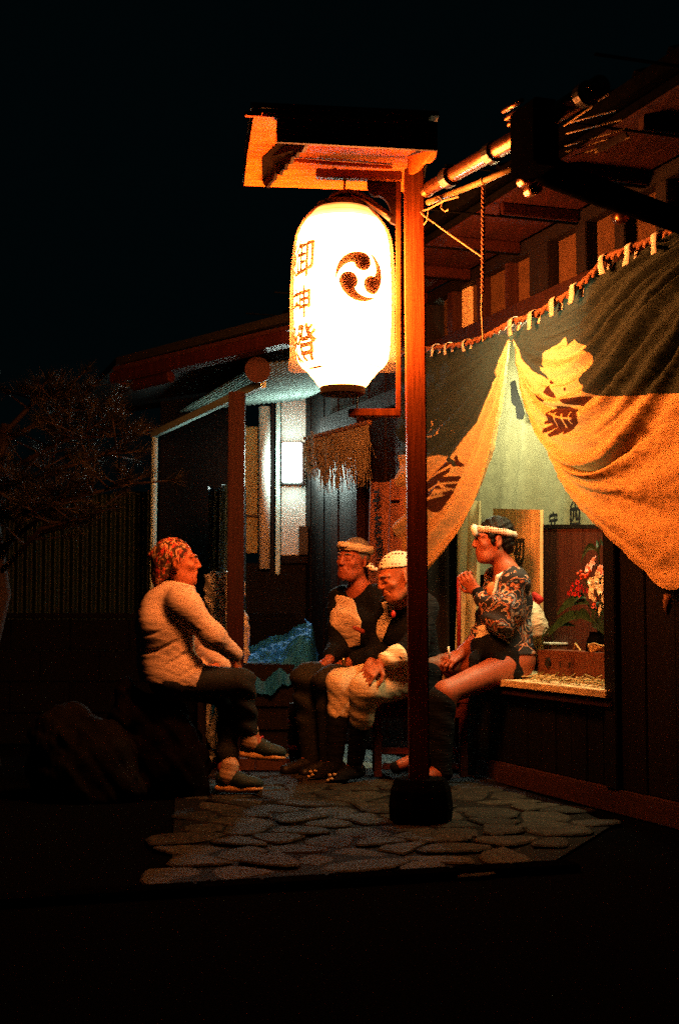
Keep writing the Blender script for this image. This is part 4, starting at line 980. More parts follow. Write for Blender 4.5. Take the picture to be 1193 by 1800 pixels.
# low side table in front of the woman
tb = thing('side_table', 'low wooden side table with a small red packet between the seated people', 'table', P(408, 1290, 7.75))
ta, tb2 = P(372, 1181, 7.75), P(421, 1181, 7.75)
MB().box((((ta.x + tb2.x) / 2), 7.75, ta.z), (tb2.x - ta.x + .06, .22, .028)).build('top', M['pale_ply'], tb, bevel=.004)
MB().box((P(425, 1196, 7.75).x, 7.72, P(425, 1196, 7.75).z), (.13, .26, .014)).build('shelf', M['pale_ply'], tb, bevel=.003)
MB().box((P(418, 1190, 7.75).x, 7.72, P(418, 1190, 7.75).z), (.035, .2, .05)).build('bracket', M['boxwood'], tb, bevel=.003)
for dx in (-.05, .13):
    for dy in (-.08, .08): MB().box((ta.x + dx, 7.75 + dy, ta.z / 2), (.03, .03, ta.z - .03)).build('leg', M['darkwood'], tb, bevel=.003)
rpk = P(368, 1176, 7.72); MB().prism([rpk + V((-.03, 0, -.012)), rpk + V((.04, 0, -.012)), rpk + V((.02, 0, .012)), rpk + V((-.01, 0, .022))], (0, .05, 0)).build('red_packet', mat('red_print', (.55, .05, .02), .5, 30, .2, 0), None, bevel=.003, label='small red packet lying on the low side table', cat='packet')
# bench and keg
be = thing('bench', 'red brown wooden bench with rails under the man in white breeches', 'bench', P(740, 1370, 7.65))
def bb(x0, x1, y0, y1, z0, z1, nm, m=M['benchwood']): MB().box(((x0 + x1) / 2, (y0 + y1) / 2, (z0 + z1) / 2), (x1 - x0, y1 - y0, z1 - z0)).build(nm, m, be, bevel=.005)
X0 = P(656, 1300, 7.6).x; X1 = .68
for i in range(3): bb(X0 - .02, X1 - .08 * i, 7.53 + .125 * i, 7.65 + .125 * i, .418, .45, 'seat_plank')
bb(X0 + .05, X1, 7.55, 7.58, .34, .415, 'apron')
bb(X0 - .0, X0 + .045, 7.53, 7.88, .35, .416, 'end_rail')
for x in (X0, X1 - .05):
    for y in (7.53, 7.84): bb(x, x + .042, y, y + .042, .032, .417, 'leg')
for z in (.07, .15): bb(X0 + .044, X1 - .05, 7.54, 7.565, z, z + .035, 'stretcher')
kg = thing('wooden_keg', 'dark wooden keg with a reddish hoop beside the bench', 'keg', P(542, 1330, 8.15))
kc = P(542, 1330, 8.15); kr = .118
nst = 16
for i in range(nst):
    a0, a1 = 2 * math.pi * i / nst + .012, 2 * math.pi * (i + 1) / nst - .012; vs = []
    for z, r in ((.03, .90), (.14, 1.0), (.28, 1.0), (.38, .92)):
        for a in (a0, a1): vs += [(kc.x + kr * r * math.cos(a), 8.15 + kr * r * math.sin(a), z)]
    MB().add(vs, [(2 * k, 2 * k + 1, 2 * k + 3, 2 * k + 2) for k in range(3)]).build('stave', M['darkwood'], kg)
for z in (.115, .255): MB().lathe((kc.x, 8.15, z), [(kr * 1.0, 0), (kr * 1.03, 0), (kr * 1.03, .035), (kr * 1.0, .035)], 36).build('hoop', M['benchwood'], kg, smooth=True)
MB().lathe((kc.x, 8.15, .37), [(0, 0), (kr * .9, 0), (kr * .9, .012), (0, .012)], 30).build('lid', M['darkwood'], kg)
# boulder the woman sits on, and a darker one beside it
rw = lambda X, Y, Z: .020 * np.sin(X * 17 + 2 * np.sin(Z * 11)) * np.sin(Y * 15 + Z * 13) + .010 * np.sin(X * 43 + Y * 29) * np.sin(Z * 38 + X * 11) + .006 * np.sin(X * 90 + Z * 70) * np.sin(Y * 80)
c = P(278, 1300, 7.05)
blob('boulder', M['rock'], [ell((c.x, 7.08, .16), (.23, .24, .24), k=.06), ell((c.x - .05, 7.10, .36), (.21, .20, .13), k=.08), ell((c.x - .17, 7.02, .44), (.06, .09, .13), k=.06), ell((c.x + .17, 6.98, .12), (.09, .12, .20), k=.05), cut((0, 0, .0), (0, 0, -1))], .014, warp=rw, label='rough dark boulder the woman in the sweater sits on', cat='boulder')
c = P(165, 1330, 6.9)
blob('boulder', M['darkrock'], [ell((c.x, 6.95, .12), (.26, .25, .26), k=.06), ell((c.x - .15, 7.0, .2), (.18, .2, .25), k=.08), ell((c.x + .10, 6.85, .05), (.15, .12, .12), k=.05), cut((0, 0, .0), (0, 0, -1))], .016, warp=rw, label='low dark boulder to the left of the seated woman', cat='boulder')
# corrugated fence and low wall on the left
fn = thing('corrugated_fence', 'greenish corrugated metal fence behind the pine', 'fence', P(190, 1200, 11.3))
for i in range(7):
    def pan(u, t, i=i):
        x = -3.3 + .30 * i + .30 * u; return (x, 11.35 + .018 * math.sin(2 * math.pi * u * 4) - .10 * (x + 2.2), .1 + 1.62 * t + (.05 + .10 * i / 6) * t), {}
    sheet('fence_sheet', M['fence'], pan, 40, 2, fn)
for x in (-3.25, -2.3, -1.35): MB().box((x, 11.46 - .10 * (x + 2.2), .9), (.05, .05, 1.75)).build('fence_post', M['pipe'], fn)
lw = thing('low_wall', 'low dark block wall on the left below the pine', 'low wall', P(160, 1300, 9.6))
for r_ in range(4):
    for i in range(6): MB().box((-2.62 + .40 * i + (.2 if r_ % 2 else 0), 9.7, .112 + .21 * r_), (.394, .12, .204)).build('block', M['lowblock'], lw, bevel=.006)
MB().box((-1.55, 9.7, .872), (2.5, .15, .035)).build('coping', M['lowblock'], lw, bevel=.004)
# pine
pt = thing('pine_tree', 'dark pine with needle tufts leaning in from the left', 'tree', (-2.05, 8.3, 0))
bark = mat('pine_bark', (.005, .002, .0016), .85, 24, .5, .8)
nd = mat('pine_needles', (.0024, .0034, .0026), .6, 20, .4, 0)
tr = [(-2.05, 8.3, 0), (-2.10, 8.28, .5), (-1.98, 8.3, 1.0), (-2.06, 8.35, 1.5), (-1.95, 8.3, 2.0)]
MB().tube(tr, [.10, .085, .07, .055, .035], 12).build('trunk', bark, pt, smooth=True)
rr = random.Random(21); tips = []; lm = MB()
for (a, b) in (((-2.0, 8.3, 1.1), P(165, 905, 8.0)), ((-2.0, 8.3, 1.25), P(235, 850, 7.9)), ((-2.03, 8.32, 1.4), P(215, 790, 8.1)), ((-2.02, 8.33, 1.55), P(150, 760, 8.4)), ((-2.0, 8.32, 1.7), P(245, 765, 8.3)), ((-2.06, 8.3, 1.3), P(40, 840, 8.1)), ((-1.96, 8.3, 1.95), P(110, 700, 8.4)), ((-1.96, 8.3, 1.9), P(200, 720, 8.6)), ((-1.98, 8.3, 1.2), P(110, 880, 7.9))):
    a, b = V(a), V(b); mid = a.lerp(b, .5) + V((0, rr.uniform(-.1, .1), .10)); lm.tube([a, mid, b], [.018, .013, .005], 7)
    for i in range(26):
        t = rr.uniform(.3, 1); q = (a.lerp(mid, t * 2) if t < .5 else mid.lerp(b, t * 2 - 1)); e = q + V((rr.gauss(0, .13), rr.gauss(0, .13), abs(rr.gauss(.06, .07)))); lm.tube([q, e], [.007, .004], 5); tips.append((e, (e - q).normalized()))
lm.build('limbs', bark, pt, smooth=True)
vs, fs = [], []
for e, d in tips:
    for i in range(90):
        n_ = (d + V((rr.gauss(0, .55), rr.gauss(0, .55), rr.gauss(.15, .5)))).normalized(); l = rr.uniform(.07, .12); p = e + d * rr.uniform(-.06, .02); s_ = n_.cross(V((rr.random() - .5, rr.random() - .5, rr.random() - .5))).normalized() * .0013
        k = len(vs); vs += [tuple(p - s_), tuple(p + s_), tuple(p + n_ * l)]; fs.append((k, k + 1, k + 2))
me = bpy.data.meshes.new('needles'); me.from_pydata(vs, [], fs); me.materials.append(nd); o = bpy.data.objects.new('crown', me); COL.objects.link(o); adopt(o, pt); o['kind'] = 'stuff'
# ------------------------------------------------------------------ people
def skin(name, col, patch):
    m = mat(name, col, .55, 40, .18, .10, detail=8, spec=.4); return m
SK1 = skin('skin_woman', (.40, .115, .045), 0); SK2 = skin('skin_man', (.30, .080, .035), 0); SK3 = skin('skin_old_man', (.40, .125, .05), 0); SK4 = skin('skin_young_man', (.33, .085, .036), 0)
hairm = mat('black_hair', (.004, .0035, .0035), .5, 90, .5, .6, (1, 1, .25), spec=.15); greym = mat('grey_hair', (.16, .15, .14), .6, 120, .5, .5)
eyew = mat('eye_white', (.34, .27, .22), .25, 40, .08, 0); eyed = mat('eye_dark', (.008, .006, .005), .2, 40, .1, 0)
def head_prims(c, f, s=1.0, roll=0.0, age=0.0, mouth=0.0, jaw=1.0):
    """skull, brow, nose, lips, chin and ears round the head centre c, face towards f"""
    l, f, u = basis(f, roll); B = (l, f, u)
    def q(x, y, z): return c + (l * x + f * y + u * z) * s
    pr = [ell(q(0, -.018, .040), (.074 * s, .094 * s, .084 * s), B, .01), ell(q(0, .026, -.030), (.060 * s, .066 * s, .082 * s * jaw), B, .03 * s),
          cap(q(-.022, .052, -.088), q(.022, .052, -.088), .026 * s, k=.03 * s), ell(q(0, .072, -.094), (.020 * s, .017 * s, .018 * s), B, .018 * s),
          cap(q(-.040, -.005, -.058), q(-.030, .045, -.084), .022 * s, k=.025 * s), cap(q(.040, -.005, -.058), q(.030, .045, -.084), .022 * s, k=.025 * s)]
    for sx in (-1, 1):
        pr += [ell(q(.040 * sx, .062, -.016), (.022 * s, .018 * s, .018 * s), B, .02 * s), cap(q(.012 * sx, .088, .033), q(.048 * sx, .070, .030), .0085 * s, k=.014 * s),
               ell(q(.031 * sx, .100, .010), (.018 * s, .015 * s, .010 * s), B, .014 * s, -1), ell(q(.031 * sx, .0765, .010), (.0165 * s, .0125 * s, .0105 * s), B, .008 * s),
               cap(q(.016 * sx, .0905, .0035), q(.046 * sx, .077, .0015), .0030 * s, k=.004 * s), cap(q(.014 * sx, .0905, .0165), q(.047 * sx, .078, .0165), .0032 * s, k=.004 * s)]
    pr += [cap(q(0, .088, .030), q(0, .107, -.018), .0085 * s, .0110 * s, k=.012 * s), ell(q(.012, .099, -.024), (.009 * s, .010 * s, .008 * s), B, .006 * s), ell(q(-.012, .099, -.024), (.009 * s, .010 * s, .008 * s), B, .006 * s),
           ell(q(0, .076, -.054), (.032 * s, .015 * s, .024 * s), B, .02 * s)]
    for sx in (-1, 1): pr.append(cap(q(.019 * sx, .094, -.030), q(.033 * sx, .076, -.058), .0016 * s * (1 + .5 * age), k=.010 * s, op=-1))
    z2 = -.062 - .020 * mouth
    pr += [ell(q(0, .0895, -.050), (.023 * s, .0075 * s, .0052 * s), B, .005 * s), ell(q(0, .0885 - .004 * mouth, z2), (.020 * s, .0078 * s, .0058 * s), B, .005 * s)]
    if mouth: pr += [ell(q(0, .092, -.058 - .008 * mouth), (.016 * s, .018 * s, (.004 + .009 * mouth) * s), B, .004 * s, -1)]
    else: pr += [cap(q(-.020, .0955, -.0558), q(.020, .0955, -.0558), .0022 * s, k=.004 * s, op=-1)]
    if age:
        for z in (.052, .062, .072): pr.append(cap(q(-.035, .079, z), q(.035, .079, z), .0016 * s, k=.006 * s, op=-1))
        for sx in (-1, 1):
            for a in (-.004, .004, .011): pr.append(cap(q(.052 * sx, .066, .008 + a), q(.064 * sx, .050, .006 + a * 2.2), .0015 * s, k=.005 * s, op=-1))
            pr.append(cap(q(.020 * sx, .090, -.006), q(.040 * sx, .080, -.010), .0018 * s, k=.006 * s, op=-1))
    for sx in (-1, 1):
        e = q(.079 * sx, -.012, .0); Bl = (( l * sx + f * -.45).normalized(), f, u)
        pr += [ell(e, (.0085 * s, .019 * s, .031 * s), Bl, .006 * s), ell(q(.078 * sx, -.004, -.026), (.008 * s, .011 * s, .012 * s), Bl, .008 * s), ell(q(.0885 * sx, -.010, .003), (.0065 * s, .011 * s, .019 * s), Bl, .004 * s, -1)]
    return pr, q, B
def eyes(q, s, par, look=(0, 0), shut=0.0):
    for sx in (-1, 1):
        e = MB().ell(q(.0305 * sx, .0795, .0098), .0090 * s, 12, 8).build('eye', eyew, par, smooth=True)
        MB().ell(q(.0305 * sx + look[0], .0862, .0098 + look[1]), .0040 * s, 10, 6).build('iris', eyed, e, smooth=True)
def brows(q, B, s, par, m):
    for sx in (-1, 1): MB().tube([q(.013 * sx, .0985, .029), q(.030 * sx, .0955, .036), q(.050 * sx, .082, .031)], [.0028 * s, .0036 * s, .0018 * s], 6).build('eyebrow', m, par, smooth=True)
def hand_prims(w, d, back, side, curl=.5, s=1.0, thumb_in=0.3, fan=.12):
    """w wrist, d towards the fingers, back = out of the back of the hand, side +1/-1 which side the thumb is on"""
    d = V(d).normalized(); back = V(back); back = (back - d * back.dot(d)).normalized(); l = d.cross(back) * side; pr = []
    for i, (o, ln) in enumerate(((.030, .92), (.010, 1.0), (-.010, .95), (-.029, .76))):
        k0 = w + l * o * .55 + d * .012; k1 = w + d * (.088 - .006 * (i == 3) - .003 * i) * s + l * o * s + back * (.004 if i in (1, 2) else 0)
        pr.append(cap(k0, k1, .0150 * s, .0112 * s, k=.010)); p = k1; a = curl * .75
        for j, (sl, r0) in enumerate(((.043, .0094), (.027, .0084), (.021, .0076))):
            dd = (d + l * (fan * (1.5 - i) * .5)).normalized(); e = dd * math.cos(a) - back * math.sin(a); q_ = p + e * sl * ln * s
            pr.append(cap(p, q_, r0 * s, (r0 - .0009) * s, k=.004)); p = q_; a += curl * (1.0 + .1 * i)
    b = w + d * .022 * s + l * .022 * s; t1 = b + (d * .55 + l * .75 - back * thumb_in).normalized() * .045 * s; t2 = t1 + (d * .85 + l * .25 - back * thumb_in * 1.4).normalized() * .032 * s; t3 = t2 + (d * .9 - l * .05 - back * thumb_in * 1.6).normalized() * .022 * s
    return pr + [cap(b, t1, .0150 * s, .0112 * s, k=.010), cap(t1, t2, .0105 * s, .0094 * s, k=.004), cap(t2, t3, .0090 * s, .0078 * s, k=.004)]
def torso(h, c, sh, l, r=1.0, wide=1.0):
    """body from hips h over chest c to the shoulder line sh; l = sideways"""
    return [cap(h - l * .075 * wide, h + l * .075 * wide, .118 * r, k=.04), cap(h.lerp(c, .5) - l * .06 * wide, h.lerp(c, .5) + l * .06 * wide, .112 * r, k=.06), cap(c - l * .075 * wide, c + l * .075 * wide, .115 * r, k=.06), cap(sh - l * .13 * wide, sh + l * .13 * wide, .060 * r, k=.06)]
def limb(a, b, c, r, k=.03): return [cap(a, b, r[0], r[1], k=k), cap(b, c, r[1] * .98, r[2], k=k)]
def creases(amp, kx, kz, ax=(1, 0, 0)):
    return lambda X, Y, Z: amp * np.sin(kz * Z + kx * (X + .6 * Y) + 1.7 * np.sin(9 * X + 7 * Z)) * np.clip(.5 + np.sin(11 * X - 8 * Z + 5 * Y), 0, 1.3)
def pt(px, py, Y): return P(px, py, Y)

# ---- woman on the boulder
Y0 = 7.03
hc = pt(312, 991, Y0); f = V((.94, .16, .06)); prH, q, B = head_prims(hc, f, 1.0, 0, .6, 1.0)
l = V((-.16, .94, 0)).normalized()                  # her left, away from the camera
hip = pt(302, 1190, Y0 + .02); chest = pt(294, 1104, Y0 + .02); shl = pt(314, 1056, Y0 + .01)
sR, sL = pt(326, 1066, Y0 - .13), pt(328, 1066, Y0 + .15)
eR, wR = pt(374, 1118, Y0 - .13), pt(413, 1150, Y0 - .02); eL, wL = pt(362, 1140, Y0 + .18), pt(392, 1170, Y0 + .10)
kR, aR = pt(424, 1200, Y0 - .05), pt(437, 1290, Y0 + .02)      # crossed over leg
kL, aL = pt(404, 1218, Y0 + .12), pt(398, 1352, Y0 + .0)
hipR, hipL = hip + V((.03, -.09, -.02)), hip + V((.03, .09, -.02))
body = prH + [cap(pt(318, 1012, Y0), pt(312, 1046, Y0), .047, .055, k=.03)] + torso(hip, chest, shl, l, .86) + limb(sR, eR, wR, (.044, .037, .027)) + limb(sL, eL, wL, (.044, .037, .027)) + limb(hipR, kR, aR, (.075, .052, .038)) + limb(hipL, kL, aL, (.075, .052, .038))
body += hand_prims(wR, pt(418, 1176, Y0 + .0) - wR, (1, -.35, .25), -1, .28, .92) + hand_prims(wL, pt(385, 1182, Y0 + .05) - wL, (.6, -.2, .8), 1, .5, .92)
body += [cap(aR, pt(462, 1318, Y0 + .02), .036, .028, k=.03), cap(aL, pt(424, 1384, Y0 - .02), .036, .028, k=.03)]
woman = blob('person', SK1, body, .0046, label='woman in a pale sweater and patterned head scarf sitting on a boulder, looking right', cat='person')
eyes(q, 1.0, woman); brows(q, B, 1, woman, greym)
sweat = cloth('sweater_knit', (.62, .48, .40), var=.10, bump=.17, weave=330, fold=9)
def swr(X, Y, Z):
    t = np.clip((1.02 - Z) / .3, 0, 1)
    v = np.sin(70 * Z + 6 * np.sin(7 * X + 2) + 30 * (X + .8) ** 2 + 4 * np.sin(7 * Y)); v2 = np.sin(113 * Z - 9 * X + 5 * np.sin(11 * X + 5 * Y))
    return t * (.020 * np.clip(v - .62, 0, 1) * np.clip(.25 + np.sin(8 * X + 17 * Z + 4 * Y), 0, 1.0) + .010 * np.clip(v2 - .70, 0, 1) * np.clip(np.sin(15 * X - 9 * Z), 0, 1) + .0006 * np.sin(150 * Z + 30 * X + 9 * np.sin(9 * X)))
hem = pt(303, 1186, Y0 + .02)
sw = torso(hem, chest, shl, l, 1.06, 1.0) + [ell(pt(272, 1100, Y0 + .02), (.085, .15, .15), k=.08), ell(pt(280, 1165, Y0 + .02), (.105, .15, .12), k=.06), cap(pt(290, 1195, Y0 - .06), pt(335, 1196, Y0 - .05), .105, .108, k=.05), cap(pt(290, 1195, Y0 + .1), pt(338, 1195, Y0 + .12), .10, .105, k=.05), ell(pt(318, 1032, Y0), (.062, .070, .03), None, .03)]
sw += [cap(shl, sR, .085, .074, k=.05), cap(shl - V((.05, 0, .02)), chest, .11, .12, k=.06)]
sw += limb(sR, eR, wR, (.070, .054, .040), .05) + limb(sL, eL, wL, (.068, .052, .040), .025)
sw += [ell(pt(326, 1018, Y0), (.055, .06, .035), None, .02, -1), cut(pt(365, 1208, Y0), V((-.10, 0, -1)))]
blob('sweater', sweat, sw, .0065, woman, swr)
blue = mat('dark_trousers', (.006, .010, .014), .85, 30, .3, .4)
tw = creases(.005, 20, 60)
tr = [cap(hip - l * .09, hip + l * .09, .112, k=.04)] + limb(hipR, kR, aR.lerp(kR, .08), (.098, .066, .050)) + limb(hipL, kL, aL.lerp(kL, .10), (.098, .066, .050)) + [cut(pt(330, 1160, Y0), V((-.2, 0, 1)))]
blob('trousers', blue, tr, .008, woman, tw)
sockm = mat('beige_sock', (.50, .34, .22), .9, 90, .2, .15)
shoem = mat('green_shoe', (.009, .026, .026), .7, 60, .3, .3); solem = mat('tan_sole', (.58, .33, .13), .7, 40, .2, .3); lacem = mat('red_lace', (.55, .03, .02), .7, 40, .2, .1)
def shoe(ank, heel, toe, up, par, um, sm_, lm_, wd=.043, sock=None):
    """trainer from heel to toe point (on the sole line)"""
    d = (toe - heel); ln = d.length; d.normalize(); up = (V(up) - d * V(up).dot(d)).normalized(); l_ = d.cross(up); B_ = (l_, d, up)
    if sock: blob('sock', sock, [cap(ank + (ank - heel - d * .05).normalized() * .055, ank, .045, .042, k=.02), cap(ank, heel + d * .06 + up * .07, .042, .045, k=.02)], .006, par, lambda X, Y, Z: .001 * np.sin(Z * 260 + X * 60))
    u_ = blob('shoe', um, [cap(heel + d * .035 + up * .055, heel + d * ln * .45 + up * .058, .036, .038, k=.02), cap(heel + d * ln * .45 + up * .050, heel + d * ln * .84 + up * .036, .038, .028, k=.025), ell(heel + d * ln * .66 + up * .038, (.045, .075, .03), B_, .02), cap(heel + d * .04 + up * .06, ank - d * .0, .034, .036, k=.02), ell(ank + up * .025, (.030, .040, .03), B_, .008, -1), cut(heel + up * .016, -up)], .0055, par)
    blob('sole', sm_, [rbox(heel + d * ln * .24 + up * .015, (.034, ln * .25, .016), B_, .014, .02), rbox(heel + d * ln * .52 + up * .010, (.036, ln * .30, .012), B_, .011, .02), ell(heel + d * ln * .76 + up * .013, (.044, ln * .23, .015), B_, .02)], .005, u_)
    if lm_:
        for i in range(4):
            p = heel + d * ln * (.42 + .075 * i) + up * (.094 - .013 * i); MB().tube([p - l_ * .026, p + up * .007, p + l_ * .026], .0035, 6).build('lace', lm_, u_, smooth=True)
        MB().tube([heel + d * ln * .40 + up * .100, heel + d * ln * .46 + up * .105 - l_ * .02, heel + d * ln * .53 + up * .075 - l_ * .035, heel + d * ln * .55 + up * .045 - l_ * .042], .0035, 6).build('lace', lm_, u_, smooth=True)
        MB().lathe((0, 0, 0), [(.038, -.004), (.042, 0), (.038, .004), (.034, 0), (.038, -.004)], 20).build('collar', lm_, u_, smooth=True).matrix_world = Matrix.Translation(ank + up * .004) @ up.to_track_quat('Z', 'Y').to_matrix().to_4x4()
    return u_
shoe(pt(438, 1303, Y0 + .02), pt(420, 1330, Y0 + .02), pt(503, 1337, Y0 + .04), (0, 0, 1), woman, shoem, solem, lacem, sock=sockm)
shoe(pt(401, 1366, Y0 - .02), pt(379, 1390, Y0 - .02), pt(464, 1391, Y0 - .03), (0, 0, 1), woman, shoem, solem, lacem, sock=sockm)
# head scarf
ms, ns, bs = new_mat('leopard_scarf'); vv = N(ns, 'ShaderNodeTexVoronoi'); vv.inputs['Scale'].default_value = 52; vv.distance = 'EUCLIDEAN'
nz2 = N(ns, 'ShaderNodeTexNoise'); nz2.inputs['Scale'].default_value = 30; cv = coords(ns, (1.3, 1.3, .5), (0, .35, 0)); mxv = N(ns, 'ShaderNodeMix', data_type='RGBA'); mxv.inputs[0].default_value = .05
ns.links.new(cv, nz2.inputs['Vector']); ns.links.new(cv, mxv.inputs[6]); ns.links.new(nz2.outputs[1], mxv.inputs[7]); ns.links.new(mxv.outputs[2], vv.inputs['Vector'])
base_c = ramp(ns, nz2.outputs[0], [(.42, (.45, .035, .012)), (.50, (.62, .42, .24)), (.58, (.40, .06, .02))]); spt = ramp(ns, vv.outputs['Distance'], [(.0, (.02, .02, .02)), (.22, (.03, .03, .03)), (.28, (1, 1, 1)), (.46, (1, 1, 1)), (.52, (.01, .01, .01)), (1, (.01, .01, .01))], 'LINEAR')
mm = N(ns, 'ShaderNodeMix', data_type='RGBA', blend_type='MULTIPLY'); mm.inputs[0].default_value = .93; ns.links.new(base_c, mm.inputs[6]); ns.links.new(spt, mm.inputs[7]); ns.links.new(mm.outputs[2], bs.inputs['Base Color']); bs.inputs['Roughness'].default_value = .8
sc_ = [ell(q(0, -.026, .042), (.083, .098, .092), B, .01), ell(q(0, -.085, -.03), (.055, .045, .07), B, .04), ell(q(0, -.112, .050), (.03, .035, .022), B, .02), ell(q(0, -.100, -.075), (.032, .026, .05), B, .03), cut(q(0, .052, .06), B[1] * .92 + B[2] * -.34), cut(q(0, .0, -.026), B[1] * .75 - B[2] * 1.0)]
blob('head_scarf', ms, sc_, .0048, woman, lambda X, Y, Z: .0010 * np.sin(110 * X + 60 * Z + 5 * np.sin(40 * Z)))

# ---- towels, festival coats
def dotted(name, base, dot, scale=55, thr=.30):
    m, n_, b = new_mat(name); vo = N(n_, 'ShaderNodeTexVoronoi'); vo.inputs['Scale'].default_value = scale; vo.inputs['Randomness'].default_value = .12
    n_.links.new(coords(n_, (1, .4, 1)), vo.inputs['Vector']); n_.links.new(ramp(n_, vo.outputs['Distance'], [(thr, dot), (thr + .06, base)]), b.inputs['Base Color']); b.inputs['Roughness'].default_value = .9; return m
tow1 = cloth('towel', (.62, .50, .34), bump=.6, fold=12); tow2 = dotted('dotted_towel', (.78, .72, .60), (.10, .03, .02)); tow3 = dotted('patterned_band', (.72, .55, .42), (.20, .05, .03), 75, .34)
navy = cloth('navy_coat', (.0045, .0065, .0095), bump=.5, fold=7); lapel = cloth('cream_lapel', (.74, .55, .38), bump=.5, fold=8, var=.12); lapel2 = cloth('pale_lapel', (.88, .68, .44), bump=.5, fold=8, var=.12)
breech = cloth('white_breeches', (.76, .58, .36), bump=.18, fold=9); gait = cloth('black_gaiters', (.004, .005, .007), bump=.4, fold=9); bluec = mat('blue_collar', (.05, .16, .18), .8, 30, .2, .2)
def band(q, B, pts, w_, th, m, par, name):
    """strip of cloth round the head through local points (x, y, z)"""
    vs, fs = [], []; P_ = [q(*p) for p in pts]; n = len(P_); cen = q(0, -.015, .04)
    for i, p in enumerate(P_):
        out = (p - cen); out -= B[2] * out.dot(B[2]); out.normalize(); ww = w_ * (1 + .12 * math.sin(i * 1.3)); tw_ = .002 * math.sin(i * 2.1)
        vs += [p + B[2] * ww + out * tw_, p + B[2] * ww * .9 + out * th, p + out * (th * 1.4 + tw_), p - B[2] * ww * .9 + out * th, p - B[2] * ww]
    for i in range(n - 1):
        for j in range(4): fs.append((5 * i + j, 5 * i + j + 1, 5 * i + 6 + j, 5 * i + 5 + j))
    return MB().add(vs, fs).build(name, m, par, smooth=True)
def ring(ay, bz, zf, zb, n=36, r=1.0): return [(.080 * r * math.sin(a), -.018 + .100 * r * math.cos(a), zf + (zb - zf) * (.5 - .5 * math.cos(a))) for a in [2 * math.pi * i / n for i in range(n + 1)]]

# ---- older man with a folded towel on his head, behind
Y1 = 8.02
hc = pt(620, 984, Y1); f = V((-.62, -.80, -.02)); prH, q, B = head_prims(hc, f, 1.0, -.10, .6, 0)
fd = V((-.72, -.69, 0)).normalized(); l = UP.cross(fd)
hip = pt(655, 1180, Y1 + .08); chest = pt(633, 1092, Y1 + .04); shl = pt(634, 1046, Y1 + .04)
sL_, sR_ = shl + l * .17 - UP * .02, shl - l * .17 - UP * .02
# his left (towards the camera right) and right arms
eA, wA = pt(668, 1150, Y1 - .14), pt(603, 1168, Y1 - .22); eB, wB = pt(596, 1140, Y1 + .04), pt(575, 1164, Y1 - .14)
kA, aA = pt(536, 1192, Y1 - .20), pt(545, 1335, Y1 - .08); kB, aB = pt(575, 1196, Y1 - .3), pt(578, 1340, Y1 - .14)
body = prH + [cap(q(0, -.02, -.06), shl + UP * .02, .047, .055, k=.03)] + torso(hip, chest, shl, l, .9) + limb(sL_, eA, wA, (.046, .040, .028)) + limb(sR_, eB, wB, (.046, .040, .028)) + limb(hip - l * .08, kA, aA, (.08, .055, .04)) + limb(hip + l * .08, kB, aB, (.08, .055, .04))
body += hand_prims(wA, pt(556, 1186, Y1 - .24) - wA, (-.2, -.4, 1), -1, .28) + hand_prims(wB, pt(545, 1176, Y1 - .16) - wB, (-.2, -.3, 1), 1, .42)
body += [cap(aA, aA + V((-.10, -.08, -.035)), .026, .02, k=.03), cap(aB, aB + V((-.10, -.08, -.035)), .026, .02, k=.03)]
man1 = blob('person', SK2, body, .0050, label='older man in a dark coat with a folded tan towel round his head', cat='person')
eyes(q, 1, man1); brows(q, B, 1, man1, greym)
blob('hair', greym, [ell(q(0, -.024, .044), (.079, .095, .085), B, .01), cut(q(0, .048, .05), B[1] * .9 - B[2] * .4), cut(q(0, 0, -.03), -B[2] + B[1] * .5)], .006, man1)
band(q, B, ring(0, 0, .078, .052, r=1.03), .022, .012, tow1, man1, 'towel_band')
MB().ell(q(.01, .10, .082), (.03, .022, .014), rot=None).build('towel_fold', tow1, man1, smooth=True)
coatw = creases(.003, 24, 44)
co = torso(hip, chest, shl, l, 1.02) + limb(sL_, eA, eA.lerp(wA, .62), (.072, .062, .056), .03) + limb(sR_, eB, eB.lerp(wB, .6), (.072, .062, .056), .03) + [ell(shl + UP * .06 + fd * .05, (.05, .06, .07), None, .03, -1)]
blob('coat', navy, co, .0075, man1, coatw)
def lapels(pts, r0, m, par, name='lapel', flat=None):
    return blob(name, m, [cap(a, b, r0[i], r0[i + 1], k=.012) for i, (a, b) in enumerate(zip(pts, pts[1:]))], .0058, par, creases(.0035, 40, 60))
def side(a, b, Y, keep_left):               # plane through two pixels, standing square to the picture
    a, b = pt(*a, Y), pt(*b, Y); d = b - a; n_ = V((-d.z, 0, d.x)); n_ = n_ if (n_.x > 0) == keep_left else -n_; return cut(a, n_)
blob('vest_front', lapel, torso(hip, chest, shl, l, 1.10) + [side((612, 1030), (634, 1092), Y1, True), side((634, 1092), (632, 1150), Y1, True), cut(pt(600, 1046, Y1), (.3, 0, 1)), cut(pt(610, 1140, Y1), (.25, 0, -1)), cut(chest - fd * .01, -fd)], .0058, man1, creases(.002, 40, 50))
blob('tie_cord', mat('cord_red', (.30, .05, .03), .8, 40, .2, .3), [cap(pt(622, 1103, Y1 - .185), pt(637, 1110, Y1 - .17), .011, .013, k=.01)], .004, man1)
blob('trousers', mat('grey_green_trousers', (.014, .016, .014), .85, 30, .35, .5), [cap(hip - l * .09, hip + l * .09, .115, k=.04)] + limb(hip - l * .08, kA, aA, (.10, .075, .05)) + limb(hip + l * .08, kB, aB, (.10, .072, .05)), .0085, man1, creases(.006, 30, 50))
